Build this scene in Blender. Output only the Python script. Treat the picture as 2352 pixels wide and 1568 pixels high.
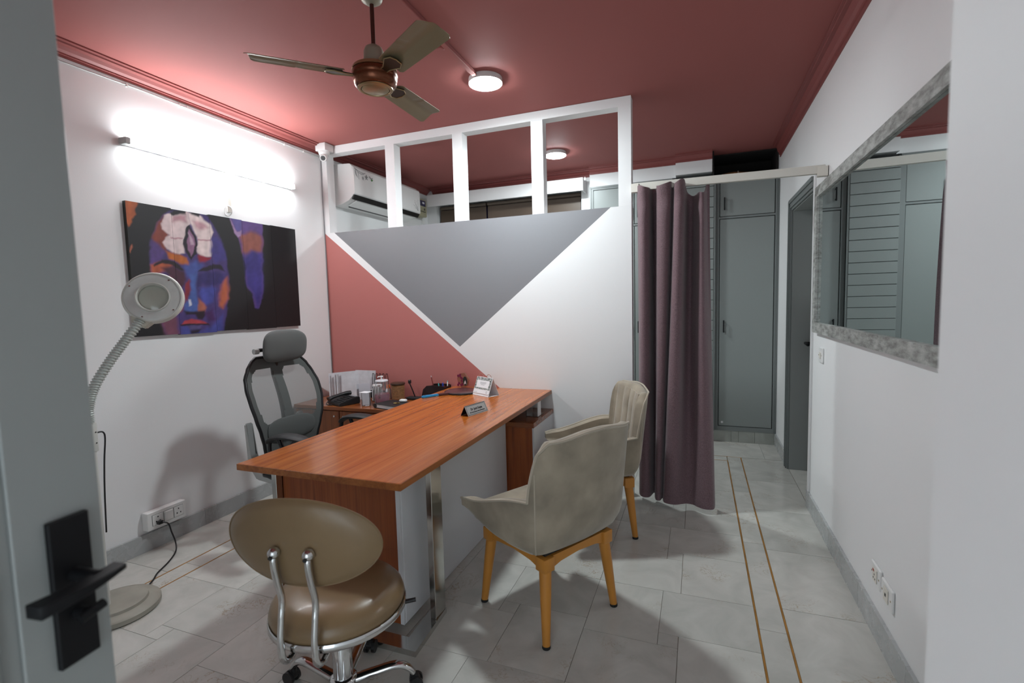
import bpy, bmesh, math, random
from math import sin, cos, pi, radians as rad, sqrt
from mathutils import Vector, Matrix
random.seed(7)
S = bpy.context.scene
for o in list(bpy.data.objects): bpy.data.objects.remove(o)
C = S.collection

# ------------------------------------------------------------------ camera
CAM_H = 1.42
cd = bpy.data.cameras.new('camera'); cam = bpy.data.objects.new('camera', cd); C.objects.link(cam)
cd.sensor_width = 36.0; cd.lens = 1124.26 / 2352 * 36; cd.clip_start = 0.02
R = ((0.93479, 0.35432, -0.02531), (0.00391, -0.08146, -0.99667), (-0.35520, 0.93158, -0.07754))
r0 = Vector(R[0]).normalized(); r2 = Vector(R[2]); r2 = (r2 - r0 * r2.dot(r0)).normalized(); r1 = r2.cross(r0)
cam.matrix_world = Matrix(((r0.x, -r1.x, -r2.x, 0), (r0.y, -r1.y, -r2.y, 0), (r0.z, -r1.z, -r2.z, CAM_H), (0, 0, 0, 1)))
cd.dof.use_dof = True; cd.dof.focus_distance = 2.7; cd.dof.aperture_fstop = 2.4
S.camera = cam
# ------------------------------------------------------------------ light and exposure
W = bpy.data.worlds.new('world'); S.world = W; W.use_nodes = True
W.node_tree.nodes['Background'].inputs[0].default_value = (0.80, 0.92, 1.0, 1)
W.node_tree.nodes['Background'].inputs[1].default_value = 0.9
S.view_settings.view_transform = 'Standard'; S.view_settings.look = 'None'
S.view_settings.exposure = 1.65; S.view_settings.gamma = 1.0; S.view_settings.use_curve_mapping = False
L_TUBE, L_CEIL = 24.5, 114.0

# ------------------------------------------------------------------ materials
def lin(c):
    return tuple(((v / 255) / 12.92 if v / 255 <= 0.04045 else ((v / 255 + 0.055) / 1.055) ** 2.4) for v in c)
MATS = {}
def M(name, col, rough=0.5, metal=0.0, var=None, bump=None, spec=0.5, coat=0.0, trans=0.0, alpha=1.0, emit=0.0, sheen=0.0, ior=1.45, rnd=0.0):
    """plain procedural material: colour variation and fine relief from noise"""
    m = bpy.data.materials.new(name); m.use_nodes = True; MATS[name] = m
    nt = m.node_tree; N = nt.nodes; L = nt.links; b = N['Principled BSDF']
    col = tuple(col) + (1,)
    b.inputs['Base Color'].default_value = col
    b.inputs['Roughness'].default_value = rough; b.inputs['Metallic'].default_value = metal
    b.inputs['Specular IOR Level'].default_value = spec; b.inputs['IOR'].default_value = ior
    b.inputs['Coat Weight'].default_value = coat; b.inputs['Coat Roughness'].default_value = 0.08
    b.inputs['Transmission Weight'].default_value = trans; b.inputs['Alpha'].default_value = alpha
    b.inputs['Sheen Weight'].default_value = sheen; b.inputs['Sheen Roughness'].default_value = 0.4
    if emit:
        b.inputs['Emission Color'].default_value = col; b.inputs['Emission Strength'].default_value = emit
    tc = N.new('ShaderNodeTexCoord')
    if var or rnd:
        sc, am = var if var else (3.0, 0.0)
        n = N.new('ShaderNodeTexNoise'); n.inputs['Scale'].default_value = sc; n.inputs['Detail'].default_value = 5
        L.new(tc.outputs['Object'], n.inputs['Vector'])
        hs = N.new('ShaderNodeHueSaturation'); hs.inputs['Color'].default_value = col
        mr = N.new('ShaderNodeMapRange'); mr.inputs[1].default_value = 0.25; mr.inputs[2].default_value = 0.75
        mr.inputs[3].default_value = 1 - am; mr.inputs[4].default_value = 1 + am
        L.new(n.outputs['Fac'], mr.inputs[0])
        if rnd:
            oi = N.new('ShaderNodeObjectInfo'); ma = N.new('ShaderNodeMath'); ma.operation = 'MULTIPLY_ADD'
            ma.inputs[1].default_value = rnd
            L.new(oi.outputs['Random'], ma.inputs[0]); L.new(mr.outputs[0], ma.inputs[2]); L.new(ma.outputs[0], hs.inputs['Value'])
        else:
            L.new(mr.outputs[0], hs.inputs['Value'])
        L.new(hs.outputs[0], b.inputs['Base Color'])
    if bump:
        n2 = N.new('ShaderNodeTexNoise'); n2.inputs['Scale'].default_value = bump[0]; n2.inputs['Detail'].default_value = 3
        L.new(tc.outputs['Object'], n2.inputs['Vector'])
        bp = N.new('ShaderNodeBump'); bp.inputs['Strength'].default_value = bump[1]; bp.inputs['Distance'].default_value = 0.004
        L.new(n2.outputs['Fac'], bp.inputs['Height']); L.new(bp.outputs[0], b.inputs['Normal'])
    return m
def wood(name, c1, c2, c3, axis, rough=0.3, sc=1.0, coat=0.0):
    m = bpy.data.materials.new(name); m.use_nodes = True; MATS[name] = m
    nt = m.node_tree; N = nt.nodes; L = nt.links; b = N['Principled BSDF']
    tc = N.new('ShaderNodeTexCoord'); mp = N.new('ShaderNodeMapping')
    s = [26 * sc, 26 * sc, 26 * sc]; s[axis] = 0.9 * sc
    mp.inputs['Scale'].default_value = s
    L.new(tc.outputs['Object'], mp.inputs['Vector'])
    n = N.new('ShaderNodeTexNoise'); n.inputs['Scale'].default_value = 1.0; n.inputs['Detail'].default_value = 6; n.inputs['Roughness'].default_value = 0.62; n.inputs['Distortion'].default_value = 0.9
    L.new(mp.outputs[0], n.inputs['Vector'])
    r = N.new('ShaderNodeValToRGB'); e = r.color_ramp.elements
    e[0].position = 0.30; e[0].color = (*c1, 1); e[1].position = 0.66; e[1].color = (*c3, 1)
    x = e.new(0.47); x.color = (*c2, 1)
    L.new(n.outputs['Fac'], r.inputs[0])
    s2 = [110 * sc, 110 * sc, 110 * sc]; s2[axis] = 3 * sc
    mp2 = N.new('ShaderNodeMapping'); mp2.inputs['Scale'].default_value = s2
    L.new(tc.outputs['Object'], mp2.inputs['Vector'])
    n2 = N.new('ShaderNodeTexNoise'); n2.inputs['Scale'].default_value = 1.0; n2.inputs['Detail'].default_value = 2
    L.new(mp2.outputs[0], n2.inputs['Vector'])
    mr = N.new('ShaderNodeMapRange'); mr.inputs[1].default_value = 0.3; mr.inputs[2].default_value = 0.7; mr.inputs[3].default_value = 0.87; mr.inputs[4].default_value = 1.08
    L.new(n2.outputs['Fac'], mr.inputs[0])
    hs = N.new('ShaderNodeHueSaturation'); L.new(r.outputs[0], hs.inputs['Color']); L.new(mr.outputs[0], hs.inputs['Value'])
    L.new(hs.outputs[0], b.inputs['Base Color'])
    b.inputs['Roughness'].default_value = rough; b.inputs['Coat Weight'].default_value = coat; b.inputs['Coat Roughness'].default_value = 0.07
    return m
def marble(name, base, vein, stain, rough):
    m = bpy.data.materials.new(name); m.use_nodes = True; MATS[name] = m
    nt = m.node_tree; N = nt.nodes; L = nt.links; b = N['Principled BSDF']
    tc = N.new('ShaderNodeTexCoord'); oi = N.new('ShaderNodeObjectInfo')
    mul = N.new('ShaderNodeVectorMath'); mul.operation = 'SCALE'; mul.inputs[0].default_value = (17, 31, 53); L.new(oi.outputs['Random'], mul.inputs['Scale'])
    add = N.new('ShaderNodeVectorMath'); add.operation = 'ADD'; L.new(tc.outputs['Object'], add.inputs[0]); L.new(mul.outputs[0], add.inputs[1])
    def noise(scale, detail, dist, ro=0.55):
        n = N.new('ShaderNodeTexNoise'); n.inputs['Scale'].default_value = scale; n.inputs['Detail'].default_value = detail
        n.inputs['Distortion'].default_value = dist; n.inputs['Roughness'].default_value = ro; L.new(add.outputs[0], n.inputs['Vector']); return n
    def mrange(src, a, c, lo, hi):
        r = N.new('ShaderNodeMapRange'); r.inputs[1].default_value = a; r.inputs[2].default_value = c; r.inputs[3].default_value = lo; r.inputs[4].default_value = hi
        L.new(src, r.inputs[0]); return r
    cloud = mrange(noise(4.5, 6, 1.2).outputs['Fac'], 0.3, 0.75, 0.0, 1.0)
    mx = N.new('ShaderNodeMix'); mx.data_type = 'RGBA'; mx.inputs[6].default_value = (*base, 1); mx.inputs[7].default_value = (*vein, 1); L.new(cloud.outputs[0], mx.inputs[0])
    # thin veins in patches
    nv = noise(9.0, 5, 2.6, 0.6)
    ab = N.new('ShaderNodeMath'); ab.operation = 'SUBTRACT'; ab.inputs[1].default_value = 0.5; L.new(nv.outputs['Fac'], ab.inputs[0])
    ab2 = N.new('ShaderNodeMath'); ab2.operation = 'ABSOLUTE'; L.new(ab.outputs[0], ab2.inputs[0])
    line = mrange(ab2.outputs[0], 0.0, 0.022, 1.0, 0.0)
    patch = mrange(noise(3.2, 2, 0.4).outputs['Fac'], 0.53, 0.68, 0.0, 0.8)
    mm = N.new('ShaderNodeMath'); mm.operation = 'MULTIPLY'; L.new(line.outputs[0], mm.inputs[0]); L.new(patch.outputs[0], mm.inputs[1])
    mx2 = N.new('ShaderNodeMix'); mx2.data_type = 'RGBA'; mx2.inputs[7].default_value = (*stain, 1); L.new(mm.outputs[0], mx2.inputs[0]); L.new(mx.outputs[2], mx2.inputs[6])
    mr = mrange(oi.outputs['Random'], 0, 1, 0.93, 1.05)
    hs = N.new('ShaderNodeHueSaturation'); L.new(mx2.outputs[2], hs.inputs['Color']); L.new(mr.outputs[0], hs.inputs['Value'])
    L.new(hs.outputs[0], b.inputs['Base Color'])
    rr = mrange(noise(14, 3, 0.2).outputs['Fac'], 0.3, 0.7, rough * 0.8, rough * 1.3); L.new(rr.outputs[0], b.inputs['Roughness'])
    b.inputs['Specular IOR Level'].default_value = 0.45
    return m
def emitter(name, col, strength):
    m = bpy.data.materials.new(name); m.use_nodes = True; MATS[name] = m
    nt = m.node_tree; b = nt.nodes['Principled BSDF']
    b.inputs['Base Color'].default_value = (0.9, 0.9, 0.9, 1); b.inputs['Emission Color'].default_value = (*col, 1); b.inputs['Emission Strength'].default_value = strength
    return m

PINK = (0.47, 0.163, 0.145)
M('white_paint', (0.80, 0.80, 0.80), 0.55, bump=(180, 0.06))
M('ceiling_paint', (0.335, 0.110, 0.100), 0.72, bump=(160, 0.03), spec=0.28)
M('cornice_paint', (0.25, 0.066, 0.060), 0.5)
M('frame_white', (0.82, 0.82, 0.82), 0.45, bump=(60, 0.05))
marble('floor_marble', (0.60, 0.59, 0.55), (0.46, 0.455, 0.42), (0.30, 0.19, 0.08), 0.20)
marble('skirting_marble', (0.44, 0.45, 0.45), (0.38, 0.39, 0.39), (0.32, 0.31, 0.27), 0.25)
marble('plinth_stone', (0.36, 0.37, 0.34), (0.25, 0.26, 0.23), (0.20, 0.19, 0.12), 0.35)
M('grout', (0.26, 0.23, 0.19), 0.8)
M('brass', (0.42, 0.20, 0.045), 0.32, 0.35, var=(9, 0.35))
M('grey_paint', (0.225, 0.245, 0.238), 0.38, bump=(90, 0.04))
M('grey_frame', (0.18, 0.196, 0.192), 0.4)
M('door_grey', (0.29, 0.305, 0.295), 0.42, bump=(90, 0.04))
M('black_metal', (0.006, 0.006, 0.007), 0.5, spec=0.25)
M('black_plastic', (0.012, 0.012, 0.013), 0.38)
M('black_soft', (0.016, 0.017, 0.018), 0.55)
M('loft_shade', (0.02, 0.017, 0.016), 0.9)  # near-black colour that paints in the shade of the loft
M('white_plastic', (0.78, 0.78, 0.77), 0.32)
M('cream_plastic', (0.72, 0.69, 0.62), 0.4)
M('cream_metal', (0.66, 0.64, 0.58), 0.45)
M('grey_plastic', (0.42, 0.43, 0.42), 0.45)
M('beige_box', (0.36, 0.34, 0.23), 0.5)
M('display_blue', (0.012, 0.008, 0.06), 0.2)
M('chrome', (0.62, 0.62, 0.62), 0.09, 1.0)
M('steel', (0.58, 0.58, 0.56), 0.16, 1.0, var=(6, 0.08))
wood('desk_top_wood', (0.27, 0.058, 0.006), (0.39, 0.098, 0.012), (0.47, 0.138, 0.021), 1, 0.22, 1.0, 0.15)
wood('desk_edge_wood', (0.22, 0.060, 0.012), (0.33, 0.105, 0.022), (0.40, 0.14, 0.034), 1, 0.35)
wood('desk_side_wood', (0.14, 0.028, 0.005), (0.25, 0.056, 0.010), (0.32, 0.082, 0.016), 2, 0.33)
wood('unit_wood', (0.12, 0.030, 0.008), (0.20, 0.056, 0.014), (0.25, 0.078, 0.022), 2, 0.33)
wood('unit_top_wood', (0.14, 0.035, 0.008), (0.23, 0.064, 0.015), (0.29, 0.09, 0.024), 0, 0.25, 1.0, 0.15)
M('panel_white', (0.62, 0.63, 0.65), 0.28)
M('velvet', (0.285, 0.24, 0.18), 0.85, var=(7, 0.34), bump=(300, 0.08), sheen=0.35)
M('velvet_piping', (0.40, 0.345, 0.27), 0.8, sheen=0.3)
M('chair_wood', (0.47, 0.195, 0.032), 0.36, var=(7, 0.10))
M('rubber', (0.01, 0.01, 0.01), 0.7)
M('tan_leather', (0.20, 0.132, 0.068), 0.33, var=(7, 0.08), bump=(220, 0.05), coat=0.1)
M('mesh_fabric', (0.105, 0.112, 0.108), 0.8, bump=(900, 0.5))
M('mesh_thin', (0.16, 0.165, 0.16), 0.8, alpha=0.55)
M('headrest_fabric', (0.125, 0.13, 0.127), 0.85, bump=(700, 0.5))
M('curtain_cloth', (0.160, 0.100, 0.112), 0.85, var=(160, 0.30), bump=(380, 0.3), sheen=0.25)
M('fan_brown', (0.16, 0.052, 0.024), 0.25, 0.7)
M('fan_gold', (0.40, 0.31, 0.17), 0.30, 0.8)
M('fan_blade', (0.24, 0.195, 0.115), 0.36, 0.35)
M('fan_neck', (0.30, 0.27, 0.205), 0.42, 0.2)
M('fan_rod', (0.055, 0.015, 0.010), 0.35)
M('fan_dark', (0.05, 0.028, 0.014), 0.35, 0.3)
M('blind_brown', (0.105, 0.075, 0.055), 0.35, var=(3, 0.15))
M('frame_dark', (0.02, 0.018, 0.016), 0.4)
M('lamp_white', (0.60, 0.60, 0.56), 0.42)
M('lamp_yellowed', (0.55, 0.53, 0.45), 0.45)
M('lamp_base', (0.30, 0.285, 0.24), 0.5, var=(8, 0.15))
M('lens_glass', (0.50, 0.53, 0.46), 0.12, coat=0.5)
M('lamp_diffuser', (0.62, 0.64, 0.62), 0.25, coat=0.4, var=(14, 0.10))
M('gooseneck_metal', (0.50, 0.54, 0.51), 0.38, 0.25)
M('paper', (0.80, 0.80, 0.82), 0.7)
M('paper_grey', (0.55, 0.55, 0.60), 0.7)
M('plastic_sleeve', (0.66, 0.65, 0.68), 0.3, var=(20, 0.12))
M('card_green', (0.35, 0.42, 0.38), 0.6)
M('glass', (0.95, 0.97, 0.97), 0.03, trans=1.0, ior=1.45)
M('clear_plastic', (0.92, 0.93, 0.93), 0.06, trans=0.95, ior=1.3)
M('pink_water', (0.75, 0.22, 0.36), 0.05, trans=0.6, ior=1.33)
M('wicker', (0.30, 0.145, 0.055), 0.6, var=(60, 0.35), bump=(120, 0.4))
M('lid_brown', (0.05, 0.025, 0.015), 0.35)
M('notebook_black', (0.014, 0.014, 0.015), 0.5, bump=(250, 0.15))
M('organizer', (0.022, 0.012, 0.012), 0.22)
M('blue_plastic', (0.02, 0.27, 0.52), 0.3)
M('teal_plastic', (0.10, 0.45, 0.45), 0.35)
M('navy_plastic', (0.03, 0.07, 0.42), 0.3)
M('red_brown', (0.20, 0.03, 0.025), 0.4)
M('paddle_purple', (0.075, 0.028, 0.030), 0.28, coat=0.3)
M('orange_plastic', (0.75, 0.16, 0.02), 0.4)
M('plate_metal', (0.36, 0.36, 0.35), 0.45, 0.15)
M('ink', (0.012, 0.012, 0.014), 0.5)
M('ink_grey', (0.30, 0.30, 0.31), 0.6)
M('ring_copper', (0.75, 0.45, 0.36), 0.2, 0.9)
M('keyring_gold', (0.30, 0.22, 0.05), 0.3, 0.7)
M('resin', (0.55, 0.33, 0.24), 0.1, trans=0.75, ior=1.2)
M('resin_flowers', (0.16, 0.012, 0.05), 0.4, var=(40, 0.3))
M('photo_dark', (0.02, 0.022, 0.018), 0.3)
M('photo_light', (0.55, 0.45, 0.45), 0.4)
M('mirror_glass', (0.80, 0.86, 0.86), 0.008, 1.0)
M('print_grey', (0.22, 0.22, 0.23), 0.5)
M('print_green', (0.06, 0.20, 0.05), 0.5)
M('led_off', (0.10, 0.10, 0.10), 0.3)
M('indicator_red', (0.35, 0.02, 0.01), 0.3)
emitter('tube_emission', (0.93, 0.97, 1.0), L_TUBE)
emitter('ceiling_lamp_emission', (0.87, 0.97, 1.0), L_CEIL)

def weathered(name):
    m = M(name, (0.30, 0.30, 0.28), 0.55)
    nt = m.node_tree; N = nt.nodes; L = nt.links; b = N['Principled BSDF']
    tc = N.new('ShaderNodeTexCoord'); mp = N.new('ShaderNodeMapping'); mp.inputs['Scale'].default_value = (20, 9, 26)
    L.new(tc.outputs['Object'], mp.inputs['Vector'])
    n = N.new('ShaderNodeTexNoise'); n.inputs['Scale'].default_value = 1.4; n.inputs['Detail'].default_value = 8; n.inputs['Roughness'].default_value = 0.7
    L.new(mp.outputs[0], n.inputs['Vector'])
    r = N.new('ShaderNodeValToRGB'); r.color_ramp.elements[0].position = 0.36; r.color_ramp.elements[0].color = (0.17, 0.17, 0.155, 1)
    r.color_ramp.elements[1].position = 0.62; r.color_ramp.elements[1].color = (0.44, 0.45, 0.43, 1)
    L.new(n.outputs['Fac'], r.inputs[0]); L.new(r.outputs[0], b.inputs['Base Color'])
weathered('mirror_frame_grey')

def leopard(name):
    m = M(name, (0.8, 0.8, 0.8), 0.5)
    nt = m.node_tree; N = nt.nodes; L = nt.links; b = N['Principled BSDF']
    tc = N.new('ShaderNodeTexCoord')
    n = N.new('ShaderNodeTexNoise'); n.inputs['Scale'].default_value = 170; n.inputs['Detail'].default_value = 2; n.inputs['Distortion'].default_value = 1.5
    L.new(tc.outputs['Object'], n.inputs['Vector'])
    r = N.new('ShaderNodeValToRGB'); r.color_ramp.interpolation = 'CONSTANT'
    e = r.color_ramp.elements; e[0].color = (0.025, 0.03, 0.03, 1); e[1].position = 0.47; e[1].color = (0.05, 0.17, 0.15, 1)
    x = e.new(0.52); x.color = (0.72, 0.70, 0.68, 1)
    L.new(n.outputs['Fac'], r.inputs[0]); L.new(r.outputs[0], b.inputs['Base Color'])
leopard('calendar_print')

# painted partition: white with a grey triangle and a dusty-pink corner (flat paint, by wall position)
def partition_paint():
    m = M('partition_paint', (0.8, 0.8, 0.8), 0.5, bump=(150, 0.06))
    nt = m.node_tree; N = nt.nodes; L = nt.links; b = N['Principled BSDF']
    g = N.new('ShaderNodeNewGeometry'); sp = N.new('ShaderNodeSeparateXYZ'); L.new(g.outputs['Position'], sp.inputs[0])
    def half(x0, z0, x1, z1):   # 1 on the left side of the directed edge
        a, c = -(z1 - z0), (x1 - x0)
        k = -(a * x0 + c * z0)
        m1 = N.new('ShaderNodeMath'); m1.operation = 'MULTIPLY_ADD'; m1.inputs[1].default_value = a; m1.inputs[2].default_value = k; L.new(sp.outputs['X'], m1.inputs[0])
        m2 = N.new('ShaderNodeMath'); m2.operation = 'MULTIPLY_ADD'; m2.inputs[1].default_value = c; L.new(sp.outputs['Z'], m2.inputs[0]); L.new(m1.outputs[0], m2.inputs[2])
        gt = N.new('ShaderNodeMath'); gt.operation = 'GREATER_THAN'; gt.inputs[1].default_value = 0; L.new(m2.outputs[0], gt.inputs[0]); return gt.outputs[0]
    def AND(a, c):
        n = N.new('ShaderNodeMath'); n.operation = 'MULTIPLY'; L.new(a, n.inputs[0]); L.new(c, n.inputs[1]); return n.outputs[0]
    front = N.new('ShaderNodeMath'); front.operation = 'LESS_THAN'; front.inputs[1].default_value = 3.52; L.new(sp.outputs['Y'], front.inputs[0])
    tri = AND(AND(half(-2.98, 2.077, -1.789, 1.084), half(-1.789, 1.084, -0.57, 2.078)), front.outputs[0])
    pk = AND(half(-1.44, 0.752, -3.067, 2.065), front.outputs[0])
    x1 = N.new('ShaderNodeMix'); x1.data_type = 'RGBA'; x1.inputs[6].default_value = (0.80, 0.80, 0.80, 1); x1.inputs[7].default_value = (0.215, 0.215, 0.228, 1); L.new(tri, x1.inputs[0])
    x2 = N.new('ShaderNodeMix'); x2.data_type = 'RGBA'; x2.inputs[7].default_value = (*PINK, 1); L.new(x1.outputs[2], x2.inputs[6]); L.new(pk, x2.inputs[0])
    L.new(x2.outputs[2], b.inputs['Base Color'])
partition_paint()

# ------------------------------------------------------------------ mesh helpers
def V(*a): return Vector(a)
def box(bm, x0, x1, y0, y1, z0, z1, bev=0.0, seg=2):
    r = bmesh.ops.create_cube(bm, size=1.0)
    vs = r['verts']
    for v in vs:
        v.co = Vector((x0 + (v.co.x + .5) * (x1 - x0), y0 + (v.co.y + .5) * (y1 - y0), z0 + (v.co.z + .5) * (z1 - z0)))
    if bev:
        es = set(e for v in vs for e in v.link_edges)
        bmesh.ops.bevel(bm, geom=list(es), offset=bev, segments=seg, affect='EDGES', profile=0.5)
    return bm
def BOX(x0, x1, y0, y1, z0, z1, bev=0.0, seg=2): return box(bmesh.new(), x0, x1, y0, y1, z0, z1, bev, seg)
def ring_tube(bm, pts, rad_, n=10, caps=True, closed=False, squash=None):
    pts = [Vector(p) for p in pts]; k = len(pts)
    rr = rad_ if isinstance(rad_, (list, tuple)) else [rad_] * k
    rings = []; up = None
    for i, p in enumerate(pts):
        if closed: t = pts[(i + 1) % k] - pts[i - 1]
        else: t = pts[min(i + 1, k - 1)] - pts[max(i - 1, 0)]
        t = t.normalized() if t.length > 1e-9 else Vector((0, 0, 1))
        if up is None:
            a = Vector((0, 0, 1)) if abs(t.z) < 0.9 else Vector((1, 0, 0))
            up = (a - t * a.dot(t)).normalized()
        else:
            up = up - t * up.dot(t)
            up = up.normalized() if up.length > 1e-6 else t.orthogonal().normalized()
        s = t.cross(up)
        a_, b_ = squash if squash else (1, 1)
        rings.append([bm.verts.new(p + (up * cos(2 * pi * j / n) * a_ + s * sin(2 * pi * j / n) * b_) * rr[i]) for j in range(n)])
    m = k if closed else k - 1
    for i in range(m):
        A, B = rings[i], rings[(i + 1) % k]
        for j in range(n): bm.faces.new((A[j], A[(j + 1) % n], B[(j + 1) % n], B[j]))
    if caps and not closed:
        bm.faces.new(rings[0][::-1]); bm.faces.new(rings[-1])
    return bm
def TUBE(pts, r, n=10, caps=True, closed=False, squash=None): return ring_tube(bmesh.new(), pts, r, n, caps, closed, squash)
def lathe(bm, prof, n=32, M4=None):
    """prof: list of (r, z), revolved about z"""
    rings = []
    for r, z in prof:
        if r < 1e-6: rings.append([bm.verts.new((0, 0, z))])
        else: rings.append([bm.verts.new((r * cos(2 * pi * j / n), r * sin(2 * pi * j / n), z)) for j in range(n)])
    for A, B in zip(rings, rings[1:]):
        if len(A) == 1 and len(B) == 1: continue
        for j in range(n):
            if len(A) == 1: bm.faces.new((A[0], B[(j + 1) % n], B[j]))
            elif len(B) == 1: bm.faces.new((A[j], A[(j + 1) % n], B[0]))
            else: bm.faces.new((A[j], A[(j + 1) % n], B[(j + 1) % n], B[j]))
    if M4 is not None:
        for ring in rings:
            for v in ring: v.co = M4 @ v.co
    return bm
def LATHE(prof, n=32, M4=None): return lathe(bmesh.new(), prof, n, M4)
def at(x, y, z): return Matrix.Translation((x, y, z))
def prism(bm, poly, a, b, axis):
    """poly: 2D outline, extruded from a to b along axis (0,1,2); 2D coords are the other two axes in order"""
    def P(p, t):
        if axis == 0: return (t, p[0], p[1])
        if axis == 1: return (p[0], t, p[1])
        return (p[0], p[1], t)
    A = [bm.verts.new(P(p, a)) for p in poly]; B = [bm.verts.new(P(p, b)) for p in poly]; n = len(poly)
    for i in range(n): bm.faces.new((A[i], A[(i + 1) % n], B[(i + 1) % n], B[i]))
    bm.faces.new(A[::-1]); bm.faces.new(B)
    return bm
def PRISM(poly, a, b, axis): return prism(bmesh.new(), poly, a, b, axis)
def sheet(bm, f, nu, nv, th=0.0, closed=False):
    """grid surface f(u,v) -> Vector, with thickness along its normal when th"""
    def row(off):
        g = []
        for i in range(nu + 1):
            r = []
            for j in range(nv + 1):
                p = f(i / nu, j / nv)
                if off:
                    e = 1e-3
                    du = f(min(i / nu + e, 1), j / nv) - f(max(i / nu - e, 0), j / nv)
                    dv = f(i / nu, min(j / nv + e, 1)) - f(i / nu, max(j / nv - e, 0))
                    nrm = du.cross(dv); nrm = nrm.normalized() if nrm.length > 1e-12 else Vector((0, 0, 1))
                    p = p + nrm * off
                r.append(bm.verts.new(p))
            g.append(r)
        return g
    A = row(0)
    for i in range(nu):
        for j in range(nv): bm.faces.new((A[i][j], A[i + 1][j], A[i + 1][j + 1], A[i][j + 1]))
    if th:
        B = row(-th)
        for i in range(nu):
            for j in range(nv): bm.faces.new((B[i][j], B[i][j + 1], B[i + 1][j + 1], B[i + 1][j]))
        for i in range(nu):
            bm.faces.new((A[i][0], B[i][0], B[i + 1][0], A[i + 1][0])); bm.faces.new((A[i][nv], A[i + 1][nv], B[i + 1][nv], B[i][nv]))
        for j in range(nv):
            bm.faces.new((A[0][j], A[0][j + 1], B[0][j + 1], B[0][j])); bm.faces.new((A[nu][j], B[nu][j], B[nu][j + 1], A[nu][j + 1]))
    return bm
def xf(bm, M4):
    bmesh.ops.transform(bm, matrix=M4, verts=bm.verts); return bm
def smooth_curve(pts, n=8):
    pts = [Vector(p) for p in pts]; out = []
    for i in range(len(pts) - 1):
        p0 = pts[max(i - 1, 0)]; p1 = pts[i]; p2 = pts[i + 1]; p3 = pts[min(i + 2, len(pts) - 1)]
        for k in range(n):
            t = k / n
            out.append(0.5 * ((2 * p1) + (-p0 + p2) * t + (2 * p0 - 5 * p1 + 4 * p2 - p3) * t * t + (-p0 + 3 * p1 - 3 * p2 + p3) * t ** 3))
    out.append(pts[-1]); return out

ROOT = {}
def obj(name, bm, mat, parent=None, world=True, smooth=40, recalc=True):
    """link bm as one mesh object; with a parent, world coordinates are made local to it"""
    if recalc: bmesh.ops.recalc_face_normals(bm, faces=bm.faces)
    me = bpy.data.meshes.new(name); bm.to_mesh(me); bm.free()
    if smooth:
        me.shade_smooth(); me.set_sharp_from_angle(angle=rad(smooth))
    me.materials.append(MATS[mat] if isinstance(mat, str) else mat)
    o = bpy.data.objects.new(name, me); C.objects.link(o)
    if parent is not None:
        o.parent = parent
        if world:
            me.transform(ROOT.get(parent.name, Matrix()).inverted())
            ROOT[o.name] = ROOT.get(parent.name, Matrix())
    else: ROOT[o.name] = Matrix()
    return o
def tag(o, label, cat, group=None):
    o['label'] = label; o['category'] = cat
    if group: o['group'] = group
    return o
def thing(name, label, cat, loc, rotz=0.0, group=None):
    o = bpy.data.objects.new(name, None); C.objects.link(o); o.empty_display_size = 0.1
    o.location = loc; o.rotation_euler = (0, 0, rotz)
    ROOT[o.name] = Matrix.Translation(loc) @ Matrix.Rotation(rotz, 4, 'Z')
    return tag(o, label, cat, group)
def struct(name, bm, mat, label=None, parent=None, smooth=30):
    o = obj(name, bm, mat, parent, smooth=smooth)
    o['kind'] = 'structure'
    if label: o['label'] = label
    return o
def sem(name, label, loc=(0, 0, 0)):
    o = bpy.data.objects.new(name, None); C.objects.link(o); o.location = loc; o['kind'] = 'structure'; o['label'] = label
    ROOT[o.name] = Matrix.Translation(loc); return o

# ------------------------------------------------------------------ room shell
LX, RX, PY, CZ = -3.08, 0.702, 3.515, 2.81
floor = struct('floor', BOX(-3.3, 1.3, -1.2, 5.9, -0.12, -0.0035), 'grout', 'pale marble tiled floor with thin brass inlay lines')
tile_cache = {}
def tile(x0, x1, y0, y1, mat='floor_marble'):
    g = 0.0011; x0 += g; x1 -= g; y0 += g; y1 -= g
    if x1 - x0 < 0.01 or y1 - y0 < 0.01: return
    w, d = round(x1 - x0, 3), round(y1 - y0, 3); key = (w, d, mat)
    if key not in tile_cache:
        bm = BOX(-w / 2, w / 2, -d / 2, d / 2, -0.02, 0.0)
        me = bpy.data.meshes.new('tile'); bm.to_mesh(me); bm.free(); me.materials.append(MATS[mat]); tile_cache[key] = me
    o = bpy.data.objects.new('tile', tile_cache[key]); C.objects.link(o); o.location = ((x0 + x1) / 2, (y0 + y1) / 2, 0); o.parent = floor
BRX = (0.247, 0.36); BLX = (-2.592, -2.713); BFY = (4.58, 4.70); bw = 0.004
YN = -0.9
# field: pinwheels of four slabs round a small square
mw = (BRX[0] - BLX[0]) / 4; mh = 0.716
for i in range(4):
    xa = BLX[0] + i * mw + (bw if i == 0 else 0); xb = BLX[0] + (i + 1) * mw - (bw if i == 3 else 0)
    off = 0.05 if i == 0 else 0.0
    for k in range(-4, 6):
        y0 = 1.68 + k * mh + off; y1 = y0 + mh
        xm0, xm1 = xa + mw * 0.435, xa + mw * 0.55
        ya, yb = y0 + 0.317, y0 + 0.395
        for (p, q, r, s) in ((xm1, xb, y0, yb), (xa, xm1, y0, ya), (xm0, xm1, ya, yb), (xm0, xb, yb, y1), (xa, xm0, ya, y1)):
            r, s = max(r, YN), min(s, BFY[0] - bw)
            if s > r: tile(p, q, r, s)
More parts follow.
